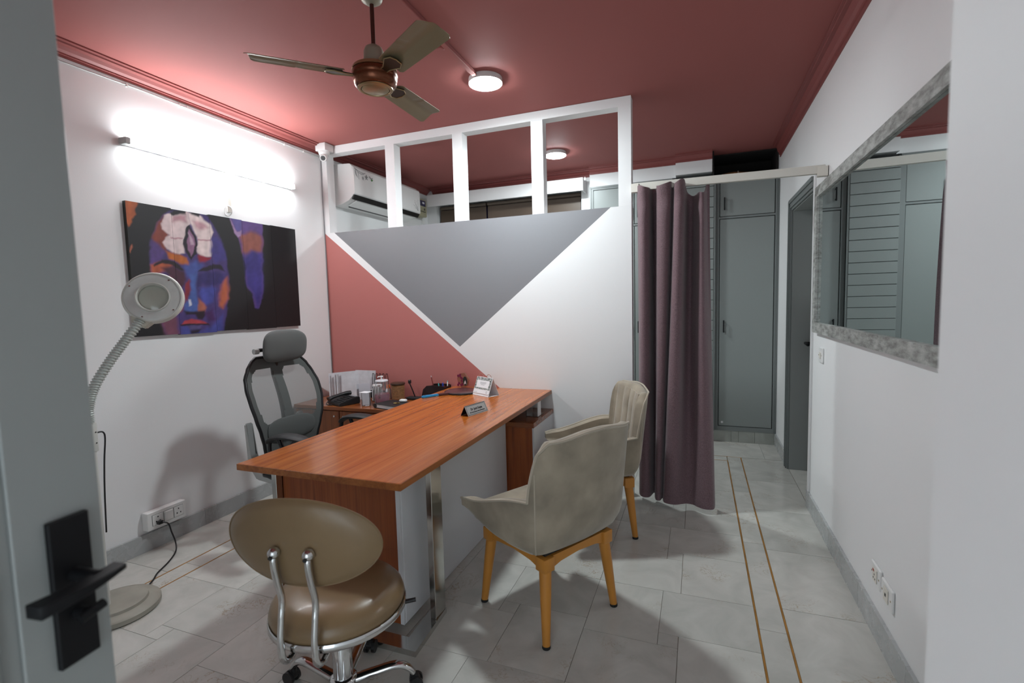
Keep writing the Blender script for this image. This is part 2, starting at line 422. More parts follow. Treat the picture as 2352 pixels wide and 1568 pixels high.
# inlay bands and border slabs
def band(x0, x1, start, step, ytop):
    y = start
    while y > YN: y -= step
    while y < ytop:
        tile(x0, x1, max(y, YN), min(y + step, ytop)); y += step
band(BRX[0] + bw, BRX[1] - bw, 2.235, 0.81, BFY[1] - bw)
band(BLX[1] + bw, BLX[0] - bw, 1.83, 0.81, BFY[1] - bw)
band(BRX[1] + bw, RX, 2.42, 0.5695, BFY[1])
band(LX, BLX[1] - bw, 1.73, 0.5695, BFY[1])
x = BLX[0] + bw
while x < BRX[0] - 0.02:
    tile(x, min(x + 0.71, BRX[0] - bw), BFY[0] + bw, BFY[1] - bw); x += 0.71
for a, b_ in ((-3.08, -2.5), (-2.5, -1.9), (-1.9, -1.3), (-1.3, -0.7), (-0.7, -0.1), (-0.1, 0.555), (0.555, 0.702)): tile(a, b_, BFY[1] + bw, 5.32)
tile(RX + 0.002, 0.88, 3.72, 4.5)
def brass(x0, x1, y0, y1): obj('brass_strip', BOX(x0, x1, y0, y1, -0.01, 0.0004), 'brass', floor)
for s, e_ in ((BRX, 1), (BLX, -1)):
    for k in (0, 1): brass(s[k] - bw, s[k] + bw, YN, BFY[k] + bw)
for k in (0, 1): brass(BLX[k] + bw, BRX[k] - bw, BFY[k] - bw, BFY[k] + bw)

struct('ceiling', BOX(-3.3, 1.3, -1.2, 5.9, CZ, CZ + 0.15), 'ceiling_paint', 'dusty red painted ceiling')
struct('wall_left', BOX(LX - 0.2, LX, -1.2, 5.9, 0, CZ), 'white_paint', 'white wall carrying the tube light and painting')
bm = bmesh.new()
box(bm, RX, RX + 0.2, -1.2, 3.725, 0, CZ); box(bm, RX, RX + 0.2, 3.725, 4.50, 2.105, CZ); box(bm, RX, RX + 0.2, 4.50, 5.9, 0, CZ)
struct('wall_right', bm, 'white_paint', 'white wall carrying the framed mirror')
bm = bmesh.new()
box(bm, LX, -1.07, 5.30, 5.5, 0, 1.0); box(bm, LX, -1.07, 5.30, 5.5, 2.62, CZ); box(bm, LX, -2.95, 5.30, 5.5, 1.0, 2.62); box(bm, -1.18, -1.07, 5.30, 5.5, 1.0, 2.62)
box(bm, -1.07, -0.21, 5.215, 5.5, 2.615, CZ); box(bm, -0.21, 0.12, 5.13, 5.5, 2.62, CZ)
box(bm, LX, RX, 5.75, 5.9, 0, CZ)
struct('wall_back', bm, 'white_paint', 'white back wall above the wardrobes and around the window')
bm = bmesh.new(); box(bm, 0.334, RX, -1.2, 0.90, 0, CZ)
struct('wall_near', bm, 'white_paint', 'white wall corner close to the camera at the right edge')
bm = bmesh.new(); box(bm, LX, -1.05, -1.2, -0.95, 0, CZ); box(bm, -1.05, 0.334, -1.2, -0.95, 2.2, CZ)
struct('wall_front', bm, 'white_paint', 'white wall with the entrance opening behind the camera')

# partition with open upper frame
PT = 0.09
part_ = struct('wall_partition', BOX(LX, -0.433, PY, PY + PT, 0, 2.074), 'partition_paint', 'half-height white partition painted with a grey triangle and a pink corner')
obj('top_beam', BOX(LX, -0.433, PY, PY + PT, 2.744, CZ - 0.002), 'frame_white', part_, smooth=0)
for x0, x1 in ((LX, -3.022), (-2.418, -2.332), (-1.797, -1.712), (-1.152, -1.062), (-0.521, -0.433)):
    obj('post', BOX(x0, x1, PY + (0 if x1 < -0.5 else 0), PY + PT, 2.0742, 2.7438), 'frame_white', part_, smooth=0)

# cornices, skirting
def cornice_profile(h, w):   # (distance from wall, z)
    return [(0, CZ), (w, CZ), (w, CZ - 0.008), (w * .80, CZ - 0.010), (w * .78, CZ - 0.018), (w * .50, CZ - 0.022), (w * .36, CZ - h * .55), (w * .20, CZ - h * .70), (w * .20, CZ - h * .82), (w * .10, CZ - h * .84), (w * .10, CZ - h), (0, CZ - h)]
def trim(n, prof_pts, a, b, axis, label):
    struct('trim_%d' % n, PRISM(prof_pts, a, b, axis), 'cornice_paint', label, smooth=0)
trim(1, [(LX + d, z) for d, z in cornice_profile(0.065, 0.085)], -1.2, PY - 0.001, 1, 'red moulded cornice above the tube light')
trim(2, [(LX + d, z) for d, z in cornice_profile(0.065, 0.085)], PY + PT + 0.001, 5.299, 1, 'red moulded cornice above the air conditioner')
trim(3, [(RX - d, z) for d, z in cornice_profile(0.115, 0.07)], 0.90, 5.19, 1, 'red moulded cornice above the mirror wall')
trim(4, [(5.30 - d, z) for d, z in cornice_profile(0.07, 0.085)], LX + 0.09, -1.07, 0, 'red moulded cornice above the window')
trim(5, [(5.215 - d, z) for d, z in cornice_profile(0.07, 0.06)], -1.068, -0.211, 0, 'red moulded cornice above the tall wardrobe')
trim(6, [(5.13 - d, z) for d, z in cornice_profile(0.075, 0.05)], -0.21, 0.12, 0, 'short red cornice piece on the wall box')
def skirting(name, label, slabs, mat='skirting_marble'):
    r = sem(name, label)
    for s in slabs: obj('skirting_slab', BOX(*s), mat, r, smooth=0)
def cuts(a, b, st): 
    out = []; x = a
    while x < b - 1e-4: out.append((x + .0008, min(x + st, b) - .0008)); x += st
    return out
skirting('baseboard_left', 'grey marble skirting below the painting wall', [(LX + .0005, LX + 0.016, a, b, 0.0005, 0.105) for a, b in cuts(-0.9, 3.0, 0.78)])
skirting('baseboard_right', 'grey marble skirting below the mirror', [(RX - 0.014, RX - .0005, a, b, 0.0005, 0.112) for a, b in cuts(0.905, 3.72, 0.55)] + [(RX - 0.014, RX - .0005, 4.595, 5.19, 0.0005, 0.112)])

# wardrobes on the back wall
def handle_bar(x, y, z0, z1, parent):
    bm = BOX(x - 0.006, x + 0.006, y - 0.032, y - 0.022, z0, z1, 0.002, 1)
    box(bm, x - 0.005, x + 0.005, y - 0.024, y - 0.0005, z0 + 0.008, z0 + 0.02); box(bm, x - 0.005, x + 0.005, y - 0.024, y - 0.0005, z1 - 0.02, z1 - 0.008)
    obj('handle', bm, 'black_metal', parent, smooth=0)
FY = 5.2
wr = thing('wardrobe', 'grey built-in wardrobe with black bar handles beside the far door', 'wardrobe', (0.43, FY, 0.0))
obj('body', BOX(0.15, RX - 0.002, FY + 0.045, 5.74, 0.112, 2.55), 'grey_frame', wr, smooth=0)
obj('shadow_gap', BOX(0.16, 0.69, FY + 0.0225, FY + 0.0445, 0.12, 2.54), 'black_soft', wr, smooth=0)
bm = BOX(0.15, 0.187, FY - 0.006, FY + 0.0215, 0.112, 2.55); box(bm, 0.668, 0.700, FY - 0.006, FY + 0.0215, 0.112, 2.55); box(bm, 0.1872, 0.6678, FY - 0.004, FY + 0.0215, 2.178, 2.196)
box(bm, 0.1872, 0.6678, FY - 0.006, FY + 0.0215, 0.112, 0.155); box(bm, 0.1872, 0.6678, FY - 0.006, FY + 0.0215, 2.53, 2.55)
obj('face_frame', bm, 'grey_frame', wr, smooth=0)
for d in (0.007, 0.016, 0.025): obj('moulding', BOX(0.668 + d, 0.668 + d + 0.005, FY - 0.010, FY - 0.0062, 0.115, 2.548), 'grey_frame', wr, smooth=0)
dr = obj('door', BOX(0.1935, 0.6615, FY - 0.002, FY + 0.018, 0.160, 2.172, 0.002, 1), 'grey_paint', wr, smooth=0); handle_bar(0.232, FY - 0.002, 1.085, 1.205, dr)
dr = obj('door', BOX(0.1935, 0.6615, FY - 0.002, FY + 0.018, 2.201, 2.526, 0.002, 1), 'grey_paint', wr, smooth=0); handle_bar(0.232, FY - 0.002, 2.255, 2.375, dr)
obj('sticker', BOX(0.215, 0.235, FY - 0.0032, FY - 0.0022, 0.185, 0.205), 'plastic_sleeve', dr if False else wr, smooth=0)
r = sem('trim_7', 'worn grey stone plinth under the wardrobes')
for a, b_ in ((-1.07, -0.5), (-0.5, 0.0), (0.0, 0.31), (0.31, 0.375), (0.375, 0.52), (0.52, 0.70)): obj('plinth_stone', BOX(a + .001, b_ - .001, FY - 0.004 if a > 0.3 else FY - 0.002, FY + 0.3, 0.0006, 0.111), 'plinth_stone', r, smooth=0)
# slatted panel behind the curtain
sp = thing('slatted_panel', 'grey panel of horizontal boards between the two wardrobes', 'panel', (-0.06, FY - 0.05, 0.112))
obj('backing', BOX(-0.24, 0.148, FY - 0.035, 5.74, 0.112, 2.55), 'black_soft', sp, smooth=0)
z = 0.125
while z < 2.50:
    obj('slat', BOX(-0.225, 0.136, FY - 0.055, FY - 0.0355, z, z + 0.094, 0.002, 1), 'grey_paint', sp, smooth=0); z += 0.0985
for x in (-0.24, 0.137): obj('stile', BOX(x, x + 0.0145, FY - 0.050, FY - 0.0355, 0.112, 2.55), 'grey_frame', sp, smooth=0)
wl = thing('wardrobe', 'tall grey built-in wardrobe with two door columns, half hidden behind partition and curtain', 'wardrobe', (-0.66, FY, 0.0))
obj('body', BOX(-1.068, -0.242, FY + 0.045, 5.74, 0.112, 2.612), 'grey_frame', wl, smooth=0)
obj('shadow_gap', BOX(-1.06, -0.25, FY + 0.0225, FY + 0.0445, 0.12, 2.60), 'black_soft', wl, smooth=0)
bm = BOX(-1.066, -1.030, FY - 0.006, FY + 0.0215, 0.112, 2.61); box(bm, -0.28, -0.243, FY - 0.006, FY + 0.0215, 0.112, 2.61); box(bm, -1.0298, -0.2802, FY - 0.006, FY + 0.0215, 2.575, 2.61); box(bm, -1.0298, -0.2802, FY - 0.004, FY + 0.0215, 2.178, 2.196); box(bm, -1.0298, -0.2802, FY - 0.006, FY + 0.0215, 0.112, 0.155)
box(bm, -1.055, -1.05, FY - 0.012, FY - 0.0062, 0.115, 2.6); box(bm, -1.055, -0.25, FY - 0.012, FY - 0.0062, 2.593, 2.598)
obj('face_frame', bm, 'grey_frame', wl, smooth=0)
for xa, xb, hx in ((-1.027, -0.615, -0.65), (-0.609, -0.283, -0.575)):
    dr = obj('door', BOX(xa, xb, FY - 0.002, FY + 0.018, 0.160, 2.172, 0.002, 1), 'grey_paint', wl, smooth=0); handle_bar(hx, FY - 0.002, 1.085, 1.205, dr)
    dr = obj('door', BOX(xa, xb, FY - 0.002, FY + 0.018, 2.201, 2.571, 0.002, 1), 'grey_paint', wl, smooth=0); handle_bar(hx, FY - 0.002, 2.255, 2.375, dr)
bm = BOX(0.151, RX - 0.002, 5.70, 5.735, 2.5505, CZ - 0.003); box(bm, 0.122, 0.135, 5.14, 5.6995, 2.556, CZ - 0.003); box(bm, 0.1352, RX - 0.016, 5.30, 5.6995, CZ - 0.012, CZ - 0.003); box(bm, RX - 0.015, RX - 0.002, 5.30, 5.6995, 2.5505, CZ - 0.003)  # boards added to darken the loft recess, shade put into their colour
struct('trim_9', bm, 'loft_shade', 'added dark boards standing in for shade in the loft opening above the wardrobe', smooth=0)
# clutter in the dark loft above the wardrobe
bd = thing('cloth_bundle', 'dark rolled bundle lying in the open loft above the wardrobe', 'bundle', (0.40, 5.42, 2.551))
obj('roll', TUBE(smooth_curve([(0.22, 5.40, 2.60), (0.32, 5.38, 2.605), (0.45, 5.42, 2.60), (0.60, 5.45, 2.598)]), 0.046, 12), 'wicker', bd)
obj('tie', TUBE([(0.36 + 0.0, 5.391 + 0.05 * cos(a), 2.604 + 0.05 * sin(a)) for a in [i * pi / 8 for i in range(16)]], 0.005, 6, closed=True), 'cream_plastic', bd)

# right-hand door (closed, deep reveal) and its casing
r = struct('door_2', BOX(0.862, 0.898, 3.727, 4.498, 0.004, 2.10), 'door_grey', 'grey door set deep in the right wall reveal', smooth=0)
bm = BOX(0.852, 0.8618, 4.385, 4.43, 0.93, 1.13, 0.002, 1); o = obj('handle_plate', bm, 'black_metal', r, smooth=0)
obj('lever', ring_tube(TUBE([(0.852, 4.405, 1.05), (0.792, 4.405, 1.05)], 0.011, 10), smooth_curve([(0.792, 4.412, 1.05), (0.787, 4.35, 1.05), (0.787, 4.285, 1.047)], 4), 0.012, 10), 'black_metal', o)
r = sem('trim_8', 'grey moulded casing of the far door')
obj('jamb_lining', BOX(RX + 0.001, 0.861, 4.484, 4.4995, 0.0008, 2.10), 'door_grey', r, smooth=0)
obj('jamb_lining', BOX(RX + 0.001, 0.861, 3.7255, 3.735, 0.0008, 2.10), 'frame_white', r, smooth=0)
obj('head_lining', BOX(RX + 0.001, 0.861, 3.736, 4.483, 2.09, 2.1045), 'door_grey', r, smooth=0)
cas = [(0.0, 0.012), (0.018, 0.022), (0.03, 0.016), (0.05, 0.016), (0.06, 0.024), (0.078, 0.024), (0.088, 0.012)]
for i in range(len(cas) - 1):
    a, t = cas[i]; b_, _ = cas[i + 1]
    obj('casing_upright', BOX(RX - t, RX - .0005, 4.490 + a, 4.490 + b_ - .0003, 0.0008, 2.098 + a), 'grey_frame', r, smooth=0)
    obj('casing_head', BOX(RX - t, RX - .0005, 3.70, 4.490 + a, 2.098 + a, 2.098 + b_ - .0003), 'grey_frame', r, smooth=0)
obj('edge_strip', BOX(RX - 0.012, RX - .0005, 3.672, 3.699, 0.113, 2.19), 'frame_white', r, smooth=0)

# back window, blinds and pelmet
r = struct('window_1', BOX(-2.95, -1.18, 5.44, 5.48, 1.0, 2.62), 'frame_dark', 'dark-framed back window behind brown roller blinds', smooth=0)
for xa, xb in ((-2.92, -2.34), (-2.28, -1.76), (-1.72, -1.21)): obj('pane', BOX(xa, xb, 5.43, 5.4395, 1.05, 2.58), 'display_blue', r, smooth=0)
for xa, xb, nm in ((-2.93, -2.325, 'dark brown roller blind at the window corner beside the stabilizer'), (-2.305, -1.20, 'brown roller blind at the window nearest the wardrobe')):
    b_ = thing('roller_blind', nm, 'blind', ((xa + xb) / 2, 5.36, 1.05), 0, 'roller blinds')
    obj('fabric', sheet(bmesh.new(), lambda u, v, xa=xa, xb=xb: V(xa + (xb - xa) * u, 5.362 + 0.003 * sin(u * 9), 1.06 + 1.5 * v), 16, 4, 0.002), 'blind_brown', b_)
    obj('bottom_bar', TUBE([(xa, 5.361, 1.055), (xb, 5.361, 1.055)], 0.009, 8), 'frame_dark', b_)
    obj('roller_tube', TUBE([(xa, 5.365, 2.585), (xb, 5.365, 2.585)], 0.02, 12), 'blind_brown', b_)
p = thing('window_pelmet', 'white pelmet box above the brown blinds', 'pelmet', (-2.05, 5.299, 2.57))
obj('fascia', BOX(-2.985, -1.125, 5.135, 5.149, 2.575, 2.708, 0.002, 1), 'frame_white', p, smooth=0)
obj('top_board', BOX(-2.985, -1.125, 5.1495, 5.299, 2.694, 2.708), 'frame_white', p, smooth=0)
obj('end_board', BOX(-1.139, -1.125, 5.1495, 5.299, 2.575, 2.6935), 'frame_white', p, smooth=0)
obj('hook', TUBE(smooth_curve([(-1.118, 5.17, 2.69), (-1.112, 5.17, 2.715), (-1.105, 5.17, 2.70), (-1.112, 5.17, 2.68)], 5), 0.004, 6), 'steel', p)

# near door leaf, open, at the left edge of the view
def near_door():
    fx, fy = -0.948, 0.503
    dl = bpy.data.objects.new('door_1', None); C.objects.link(dl); dl['kind'] = 'structure'; dl['label'] = 'grey open entrance door with black lever handle at the left edge'
    ang = rad(7.0)   # leaf runs from the free edge back towards the hinge
    Mx = Matrix.Translation((fx, fy, 0)) @ Matrix.Rotation(ang, 4, 'Z')
    dl.matrix_world = Mx; ROOT[dl.name] = Mx
    def P(name, bm, mat, parent=dl, smooth=0): return obj(name, bm, mat, parent, world=False, smooth=smooth)
    # local: -y towards hinge, +x face seen
    P('leaf', BOX(-0.036, -0.002, -0.80, 0.0, 0.008, 2.78, 0.002, 1), 'door_grey')
    P('stile', BOX(-0.0018, 0.004, -0.125, -0.001, 0.01, 2.775, 0.002, 1), 'door_grey')
    P('stile', BOX(-0.0018, 0.004, -0.80, -0.68, 0.01, 2.775, 0.002, 1), 'door_grey')
    P('panel', BOX(-0.0018, 0.006, -0.655, -0.150, 0.15, 2.70, 0.006, 2), 'door_grey')
    hz = 0.990
    pl = P('handle_plate', BOX(0.0042, 0.014, -0.085, -0.027, hz - 0.125, hz + 0.112, 0.0015, 1), 'black_metal')
    bm = TUBE([(0.014, -0.055, hz + 0.018), (0.062, -0.055, hz + 0.018)], 0.011, 12)
    P('lever_neck', bm, 'black_metal', pl, 40)
    prof = lambda t: (0.062 + 0.010 * sin(pi * t), -0.020 - 0.122 * t, hz + 0.020 - 0.006 * t * t)
    bm = bmesh.new(); n = 10; rings = []
    for i in range(n + 1):
        t = i / n; c = V(*prof(t)); hw = 0.014 + 0.001 * t; hh = 0.0045 + 0.006 * t
        rings.append([bm.verts.new(c + V(a * hw, 0, b * hh)) for a, b in ((-1, -1), (1, -1), (1, 1), (-1, 1))])
    for A, B in zip(rings, rings[1:]):
        for j in range(4): bm.faces.new((A[j], A[(j + 1) % 4], B[(j + 1) % 4], B[j]))
    bm.faces.new(rings[0][::-1]); bm.faces.new(rings[-1])
    bmesh.ops.bevel(bm, geom=bm.edges[:], offset=0.0015, segments=1, affect='EDGES')
    P('lever', bm, 'black_metal', pl, 40)
    P('thumb_turn', ring_tube(TUBE([(0.014, -0.055, hz - 0.045), (0.032, -0.055, hz - 0.045)], 0.010, 12), [(0.036, -0.068, hz - 0.047), (0.036, -0.032, hz - 0.041)], 0.0075, 10), 'black_metal', pl, 40)
near_door()

# ------------------------------------------------------------------ desk and cabinets
dk = thing('desk', 'long wooden office desk with polished steel frame and white front panel', 'desk', (-1.45, 2.5, 0))
dt = obj('desktop', BOX(-1.853, -1.032, 1.502, 3.5125, 0.7352, 0.7625, 0.0012, 1), 'desk_top_wood', dk, smooth=0)
obj('edge_band', BOX(-1.855, -1.030, 1.4995, 1.5018, 0.735, 0.7615), 'desk_edge_wood', dt, smooth=0)
obj('edge_band', BOX(-1.0318, -1.0298, 1.502, 3.5125, 0.735, 0.7615), 'desk_edge_wood', dt, smooth=0)
obj('edge_band', BOX(-1.8552, -1.8532, 1.502, 3.5125, 0.735, 0.7615), 'desk_edge_wood', dt, smooth=0)
obj('pedestal', BOX(-1.822, -1.200, 1.71, 1.95, 0.045, 0.735), 'desk_side_wood', dk, smooth=0)
obj('corner_strip', BOX(-1.200, -1.182, 1.708, 1.722, 0.045, 0.735), 'panel_white', dk, smooth=0)
obj('side_panel', BOX(-1.1998, -1.180, 1.7222, 1.95, 0.045, 0.735, 0.001, 1), 'panel_white', dk, smooth=0)
obj('modesty_panel', BOX(-1.237, -1.22, 1.9505, 3.035, 0.002, 0.735), 'panel_white', dk, smooth=0)
obj('leg_post', BOX(-1.112, -1.084, 1.808, 1.898, 0.026, 0.7348, 0.002, 1), 'steel', dk, smooth=0)
obj('leg_post', BOX(-1.853, -1.825, 1.672, 1.752, 0.026, 0.7348, 0.002, 1), 'steel', dk, smooth=0)
bm = PRISM([(-1.853, 1.604), (-1.064, 1.604), (-1.084, 1.905), (-1.150, 1.905), (-1.137, 1.672), (-1.853, 1.672)], 0.001, 0.0258, 2)
obj('floor_bar', bm, 'steel', dk, smooth=0)
obj('support_block', BOX(-1.60, -1.50, 3.25, 3.45, 0.6505, 0.7348), 'unit_wood', dk, smooth=0)

cr = thing('credenza', 'low wooden credenza along the pink part of the partition', 'cabinet', (-2.18, 3.27, 0))
obj('body', BOX(-3.055, -1.302, 3.055, 3.5125, 0.06, 0.6215), 'unit_wood', cr, smooth=0)
obj('plinth', BOX(-3.055, -1.302, 3.09, 3.5125, 0.001, 0.0598), 'black_soft', cr, smooth=0)
obj('top', BOX(-3.062, -1.301, 3.03, 3.5125, 0.622, 0.65, 0.0015, 1), 'unit_top_wood', cr, smooth=0)
x = -3.05
for i in range(4):
    d = obj('door', BOX(x + .002, x + 0.432, 3.034, 3.0545, 0.066, 0.615, 0.0015, 1), 'unit_wood', cr, smooth=0)
    kx = x + (0.39 if i % 2 == 0 else 0.04)
    obj('lock', LATHE([(0, 0.006), (0.007, 0.006), (0.009, 0.0), (0.009, -0.006), (0, -0.006)], 16, at(kx, 3.030, 0.575) @ Matrix.Rotation(pi / 2, 4, 'X')), 'chrome', d)
    x += 0.4365
sc_ = thing('side_cabinet', 'small wooden cabinet with white outer panel under the far desk end', 'cabinet', (-1.16, 3.27, 0))
obj('body', BOX(-1.298, -1.035, 3.047, 3.5125, 0.002, 0.586), 'desk_side_wood', sc_, smooth=0)
obj('top', BOX(-1.299, -1.020, 3.040, 3.5125, 0.5865, 0.62, 0.001, 1), 'unit_top_wood', sc_, smooth=0)
obj('outer_panel', BOX(-1.0347, -1.022, 3.05, 3.5125, 0.002, 0.586), 'panel_white', sc_, smooth=0)
cs = thing('card_stand', 'clear acrylic card stand in the gap below the far desk corner', 'stand', (-1.09, 3.3, 0.62))
obj('base', BOX(-1.135, -1.045, 3.22, 3.36, 0.6205, 0.6235), 'clear_plastic', cs, smooth=0)
obj('card', BOX(-1.052, -1.047, 3.225, 3.29, 0.6238, 0.725), 'paper', cs, smooth=0)
obj('back_plate', BOX(-1.135, -1.131, 3.22, 3.36, 0.6238, 0.70), 'clear_plastic', cs, smooth=0)

# ------------------------------------------------------------------ visitor chairs
def visitor_chair(label, loc, ang):
    t = thing('visitor_chair', label, 'chair', loc, ang - pi / 2, 'velvet visitor chairs')
    def P(n, bm, m, parent=None, smooth=50): return obj(n, bm, m, parent or t, world=False, smooth=smooth)
    # plan path of the shell (outer face), left tip -> back -> right tip; local +y is the front
    raw = [(-0.300, 0.245), (-0.303, 0.11), (-0.297, -0.04), (-0.287, -0.15), (-0.268, -0.215), (-0.215, -0.243), (-0.07, -0.262), (0.07, -0.262), (0.215, -0.243), (0.268, -0.215), (0.287, -0.15), (0.297, -0.04), (0.303, 0.11), (0.300, 0.245)]
    path = smooth_curve([(a, b, 0) for a, b in raw], 10)
    ln = [0]
    for a, b in zip(path, path[1:]): ln.append(ln[-1] + (b - a).length)
    tot = ln[-1]
    def pt(s):
        s = max(0, min(1, s)) * tot
        for i in range(len(ln) - 1):
            if ln[i + 1] >= s:
                k = (s - ln[i]) / max(ln[i + 1] - ln[i], 1e-9); return path[i].lerp(path[i + 1], k)
        return path[-1]
    def ss(a, b, x):
        k = max(0, min(1, (x - a) / (b - a))); return k * k * (3 - 2 * k)
    def ztop(s):
        d = min(s, 1 - s)            # 0 at arm tip, 0.5 mid-back
        arm = 0.525 + 0.012 * ss(0, .03, d) + 0.093 * ss(0.02, 0.30, d)
        k = min(1, max(0, (d - 0.300) / 0.042)); return arm + (0.878 - arm) * (0.80 * min(1, k / 0.45) ** 0.8 + 0.20 * ss(0.35, 1, k)) + 0.018 * ss(0.35, 0.48, d)
    def zbot(s):
        d = min(s, 1 - s)
        return 0.400 + 0.085 * (1 - ss(0.0, 0.26, d)) ** 2.1
    def outer(s, v):
        p = pt(s); z0, z1 = zbot(s), ztop(s); z = z0 + (z1 - z0) * v
        d = min(s, 1 - s); bk = ss(0.27, 0.36, d)
        h = (z - 0.42)
        p = Vector((p.x, p.y, z))
        p.y -= bk * 0.125 * max(h, -0.02)
        sg = -1 if s < 0.5 else 1
        p.x += sg * (1 - bk) * 0.10 * h
        tuck = 0.03 * max(0, 1 - v * 5) ** 2      # bottom edge rolls under
        c = Vector((0, 0.05, 0)) - Vector((p.x, p.y, 0)); p += c.normalized() * tuck
        return p
    us = sorted(set([i / 60 for i in range(61)] + [0.298 + i * 0.0028 for i in range(20)] + [0.702 - i * 0.0028 for i in range(20)]))
    nu = len(us) - 1
    f = lambda u, v: outer(us[int(round(u * nu))] if abs(u * nu - round(u * nu)) < 1e-6 else u, v)
    # shell body: outer face, rounded rim, inner face
    bm = bmesh.new(); rows = []
    th = 0.052
    for i, s in enumerate(us):
        e = 0.004
        tg = pt(s + e) - pt(s - e); nrm = Vector((-tg.y, tg.x, 0)).normalized()   # inward
        if nrm.dot(Vector((0, 0.1, 0)) - Vector((pt(s).x, pt(s).y, 0))) < 0: nrm = -nrm
        tipk = min(1, min(s, 1 - s) / 0.05); tt = th * (0.6 + 0.4 * sqrt(max(0, 1 - (1 - tipk) ** 2)))
        col = [outer(s, v) for v in (0, .1, .2, .35, .5, .65, .8, .92, .985)]
        top = outer(s, 1.0)
        col += [top + nrm * tt * 0.25 + V(0, 0, 0.004), top + nrm * tt * 0.75 + V(0, 0, 0.002)]
        for v in (.97, .85, .65, .45, .25, .08, 0):
            q = outer(s, v); col.append(q + nrm * tt)
        rows.append([bm.verts.new(c) for c in col])
    for A, B in zip(rows, rows[1:]):
        n = len(A)
        for j in range(n): bm.faces.new((A[j], A[(j + 1) % n], B[(j + 1) % n], B[j]))
    bm.faces.new(rows[0]); bm.faces.new(rows[-1][::-1])
    sh = P('shell', bm, 'velvet')
    pip = [outer(s, 1.0) + V(0, 0, 0.003) for s in us]
    P('piping', TUBE(pip, 0.0055, 8), 'velvet_piping', sh)
    for s0 in (0.315, 0.685):
        P('seam', TUBE([outer(s0, v) for v in [i / 10 for i in range(0, 10)]], 0.003, 6), 'velvet_piping', sh)
    # channelled inner back cushion
    def inner(u, v):
        s = 0.355 + 0.29 * u; z = 0.475 + (0.868 - 0.475) * v
        z0, z1 = zbot(s), ztop(s); q = outer(s, (z - z0) / (z1 - z0))
        tg = pt(s + .004) - pt(s - .004); nrm = Vector((-tg.y, tg.x, 0)).normalized()
        if nrm.y < 0: nrm = -nrm
        edge = min(1, 6 * min(v, 1 - v) + .25)
        return q + nrm * (th + 0.004 + 0.016 * abs(sin(pi * u * 4)) ** 0.45 * edge)
    P('back_cushion', sheet(bmesh.new(), lambda u, v: inner(u, v), 50, 12, -0.02), 'velvet', sh)
    P('seat', xf(BOX(-0.232, 0.232, -0.185, 0.285, 0.385, 0.478, 0.035, 4), Matrix()), 'velvet')
    P('swivel_plate', BOX(-0.19, 0.19, -0.19, 0.19, 0.372, 0.3995), 'black_soft', smooth=0)
    # wooden underframe
    q = 0.185
    for a, b in ((-1, -1), (1, -1), (1, 1), (-1, 1)):
        lg = TUBE([(a * q, b * q, 0.318), (a * (q + .010), b * (q + .010), 0.22), (a * (q + .030), b * (q + .030), 0.012)], [0.0265, 0.024, 0.0165], 16)
        l = P('leg', lg, 'chair_wood')
        P('leg_block', BOX(a * q - .029, a * q + .029, b * q - .029, b * q + .029, 0.312, 0.371, 0.004, 2), 'chair_wood', l, 30)
        P('foot', LATHE([(0, 0.0005), (0.0165, 0.0005), (0.018, 0.004), (0.017, 0.0135), (0, 0.0135)], 16, at(a * (q + .0305), b * (q + .0305), 0)), 'rubber', l)
    arch = [(-q + .03, 0.371), (-q + .03, 0.320), (-0.11, 0.332), (0, 0.340), (0.11, 0.332), (q - .03, 0.320), (q - .03, 0.371)]
    P('apron', PRISM(arch, -q - .018, -q + .012, 1), 'chair_wood', smooth=0); P('apron', PRISM(arch, q - .012, q + .018, 1), 'chair_wood', smooth=0)
    P('apron', PRISM(arch, -q - .018, -q + .012, 0), 'chair_wood', smooth=0); P('apron', PRISM(arch, q - .012, q + .018, 0), 'chair_wood', smooth=0)
    return t
visitor_chair('taupe velvet chair nearest the camera, seen from behind, pulled out from the desk', (-0.658, 2.121, 0), rad(150))
visitor_chair('taupe velvet chair beside the mauve curtain, its channelled inner back showing', (-0.632, 2.998, 0), rad(205))

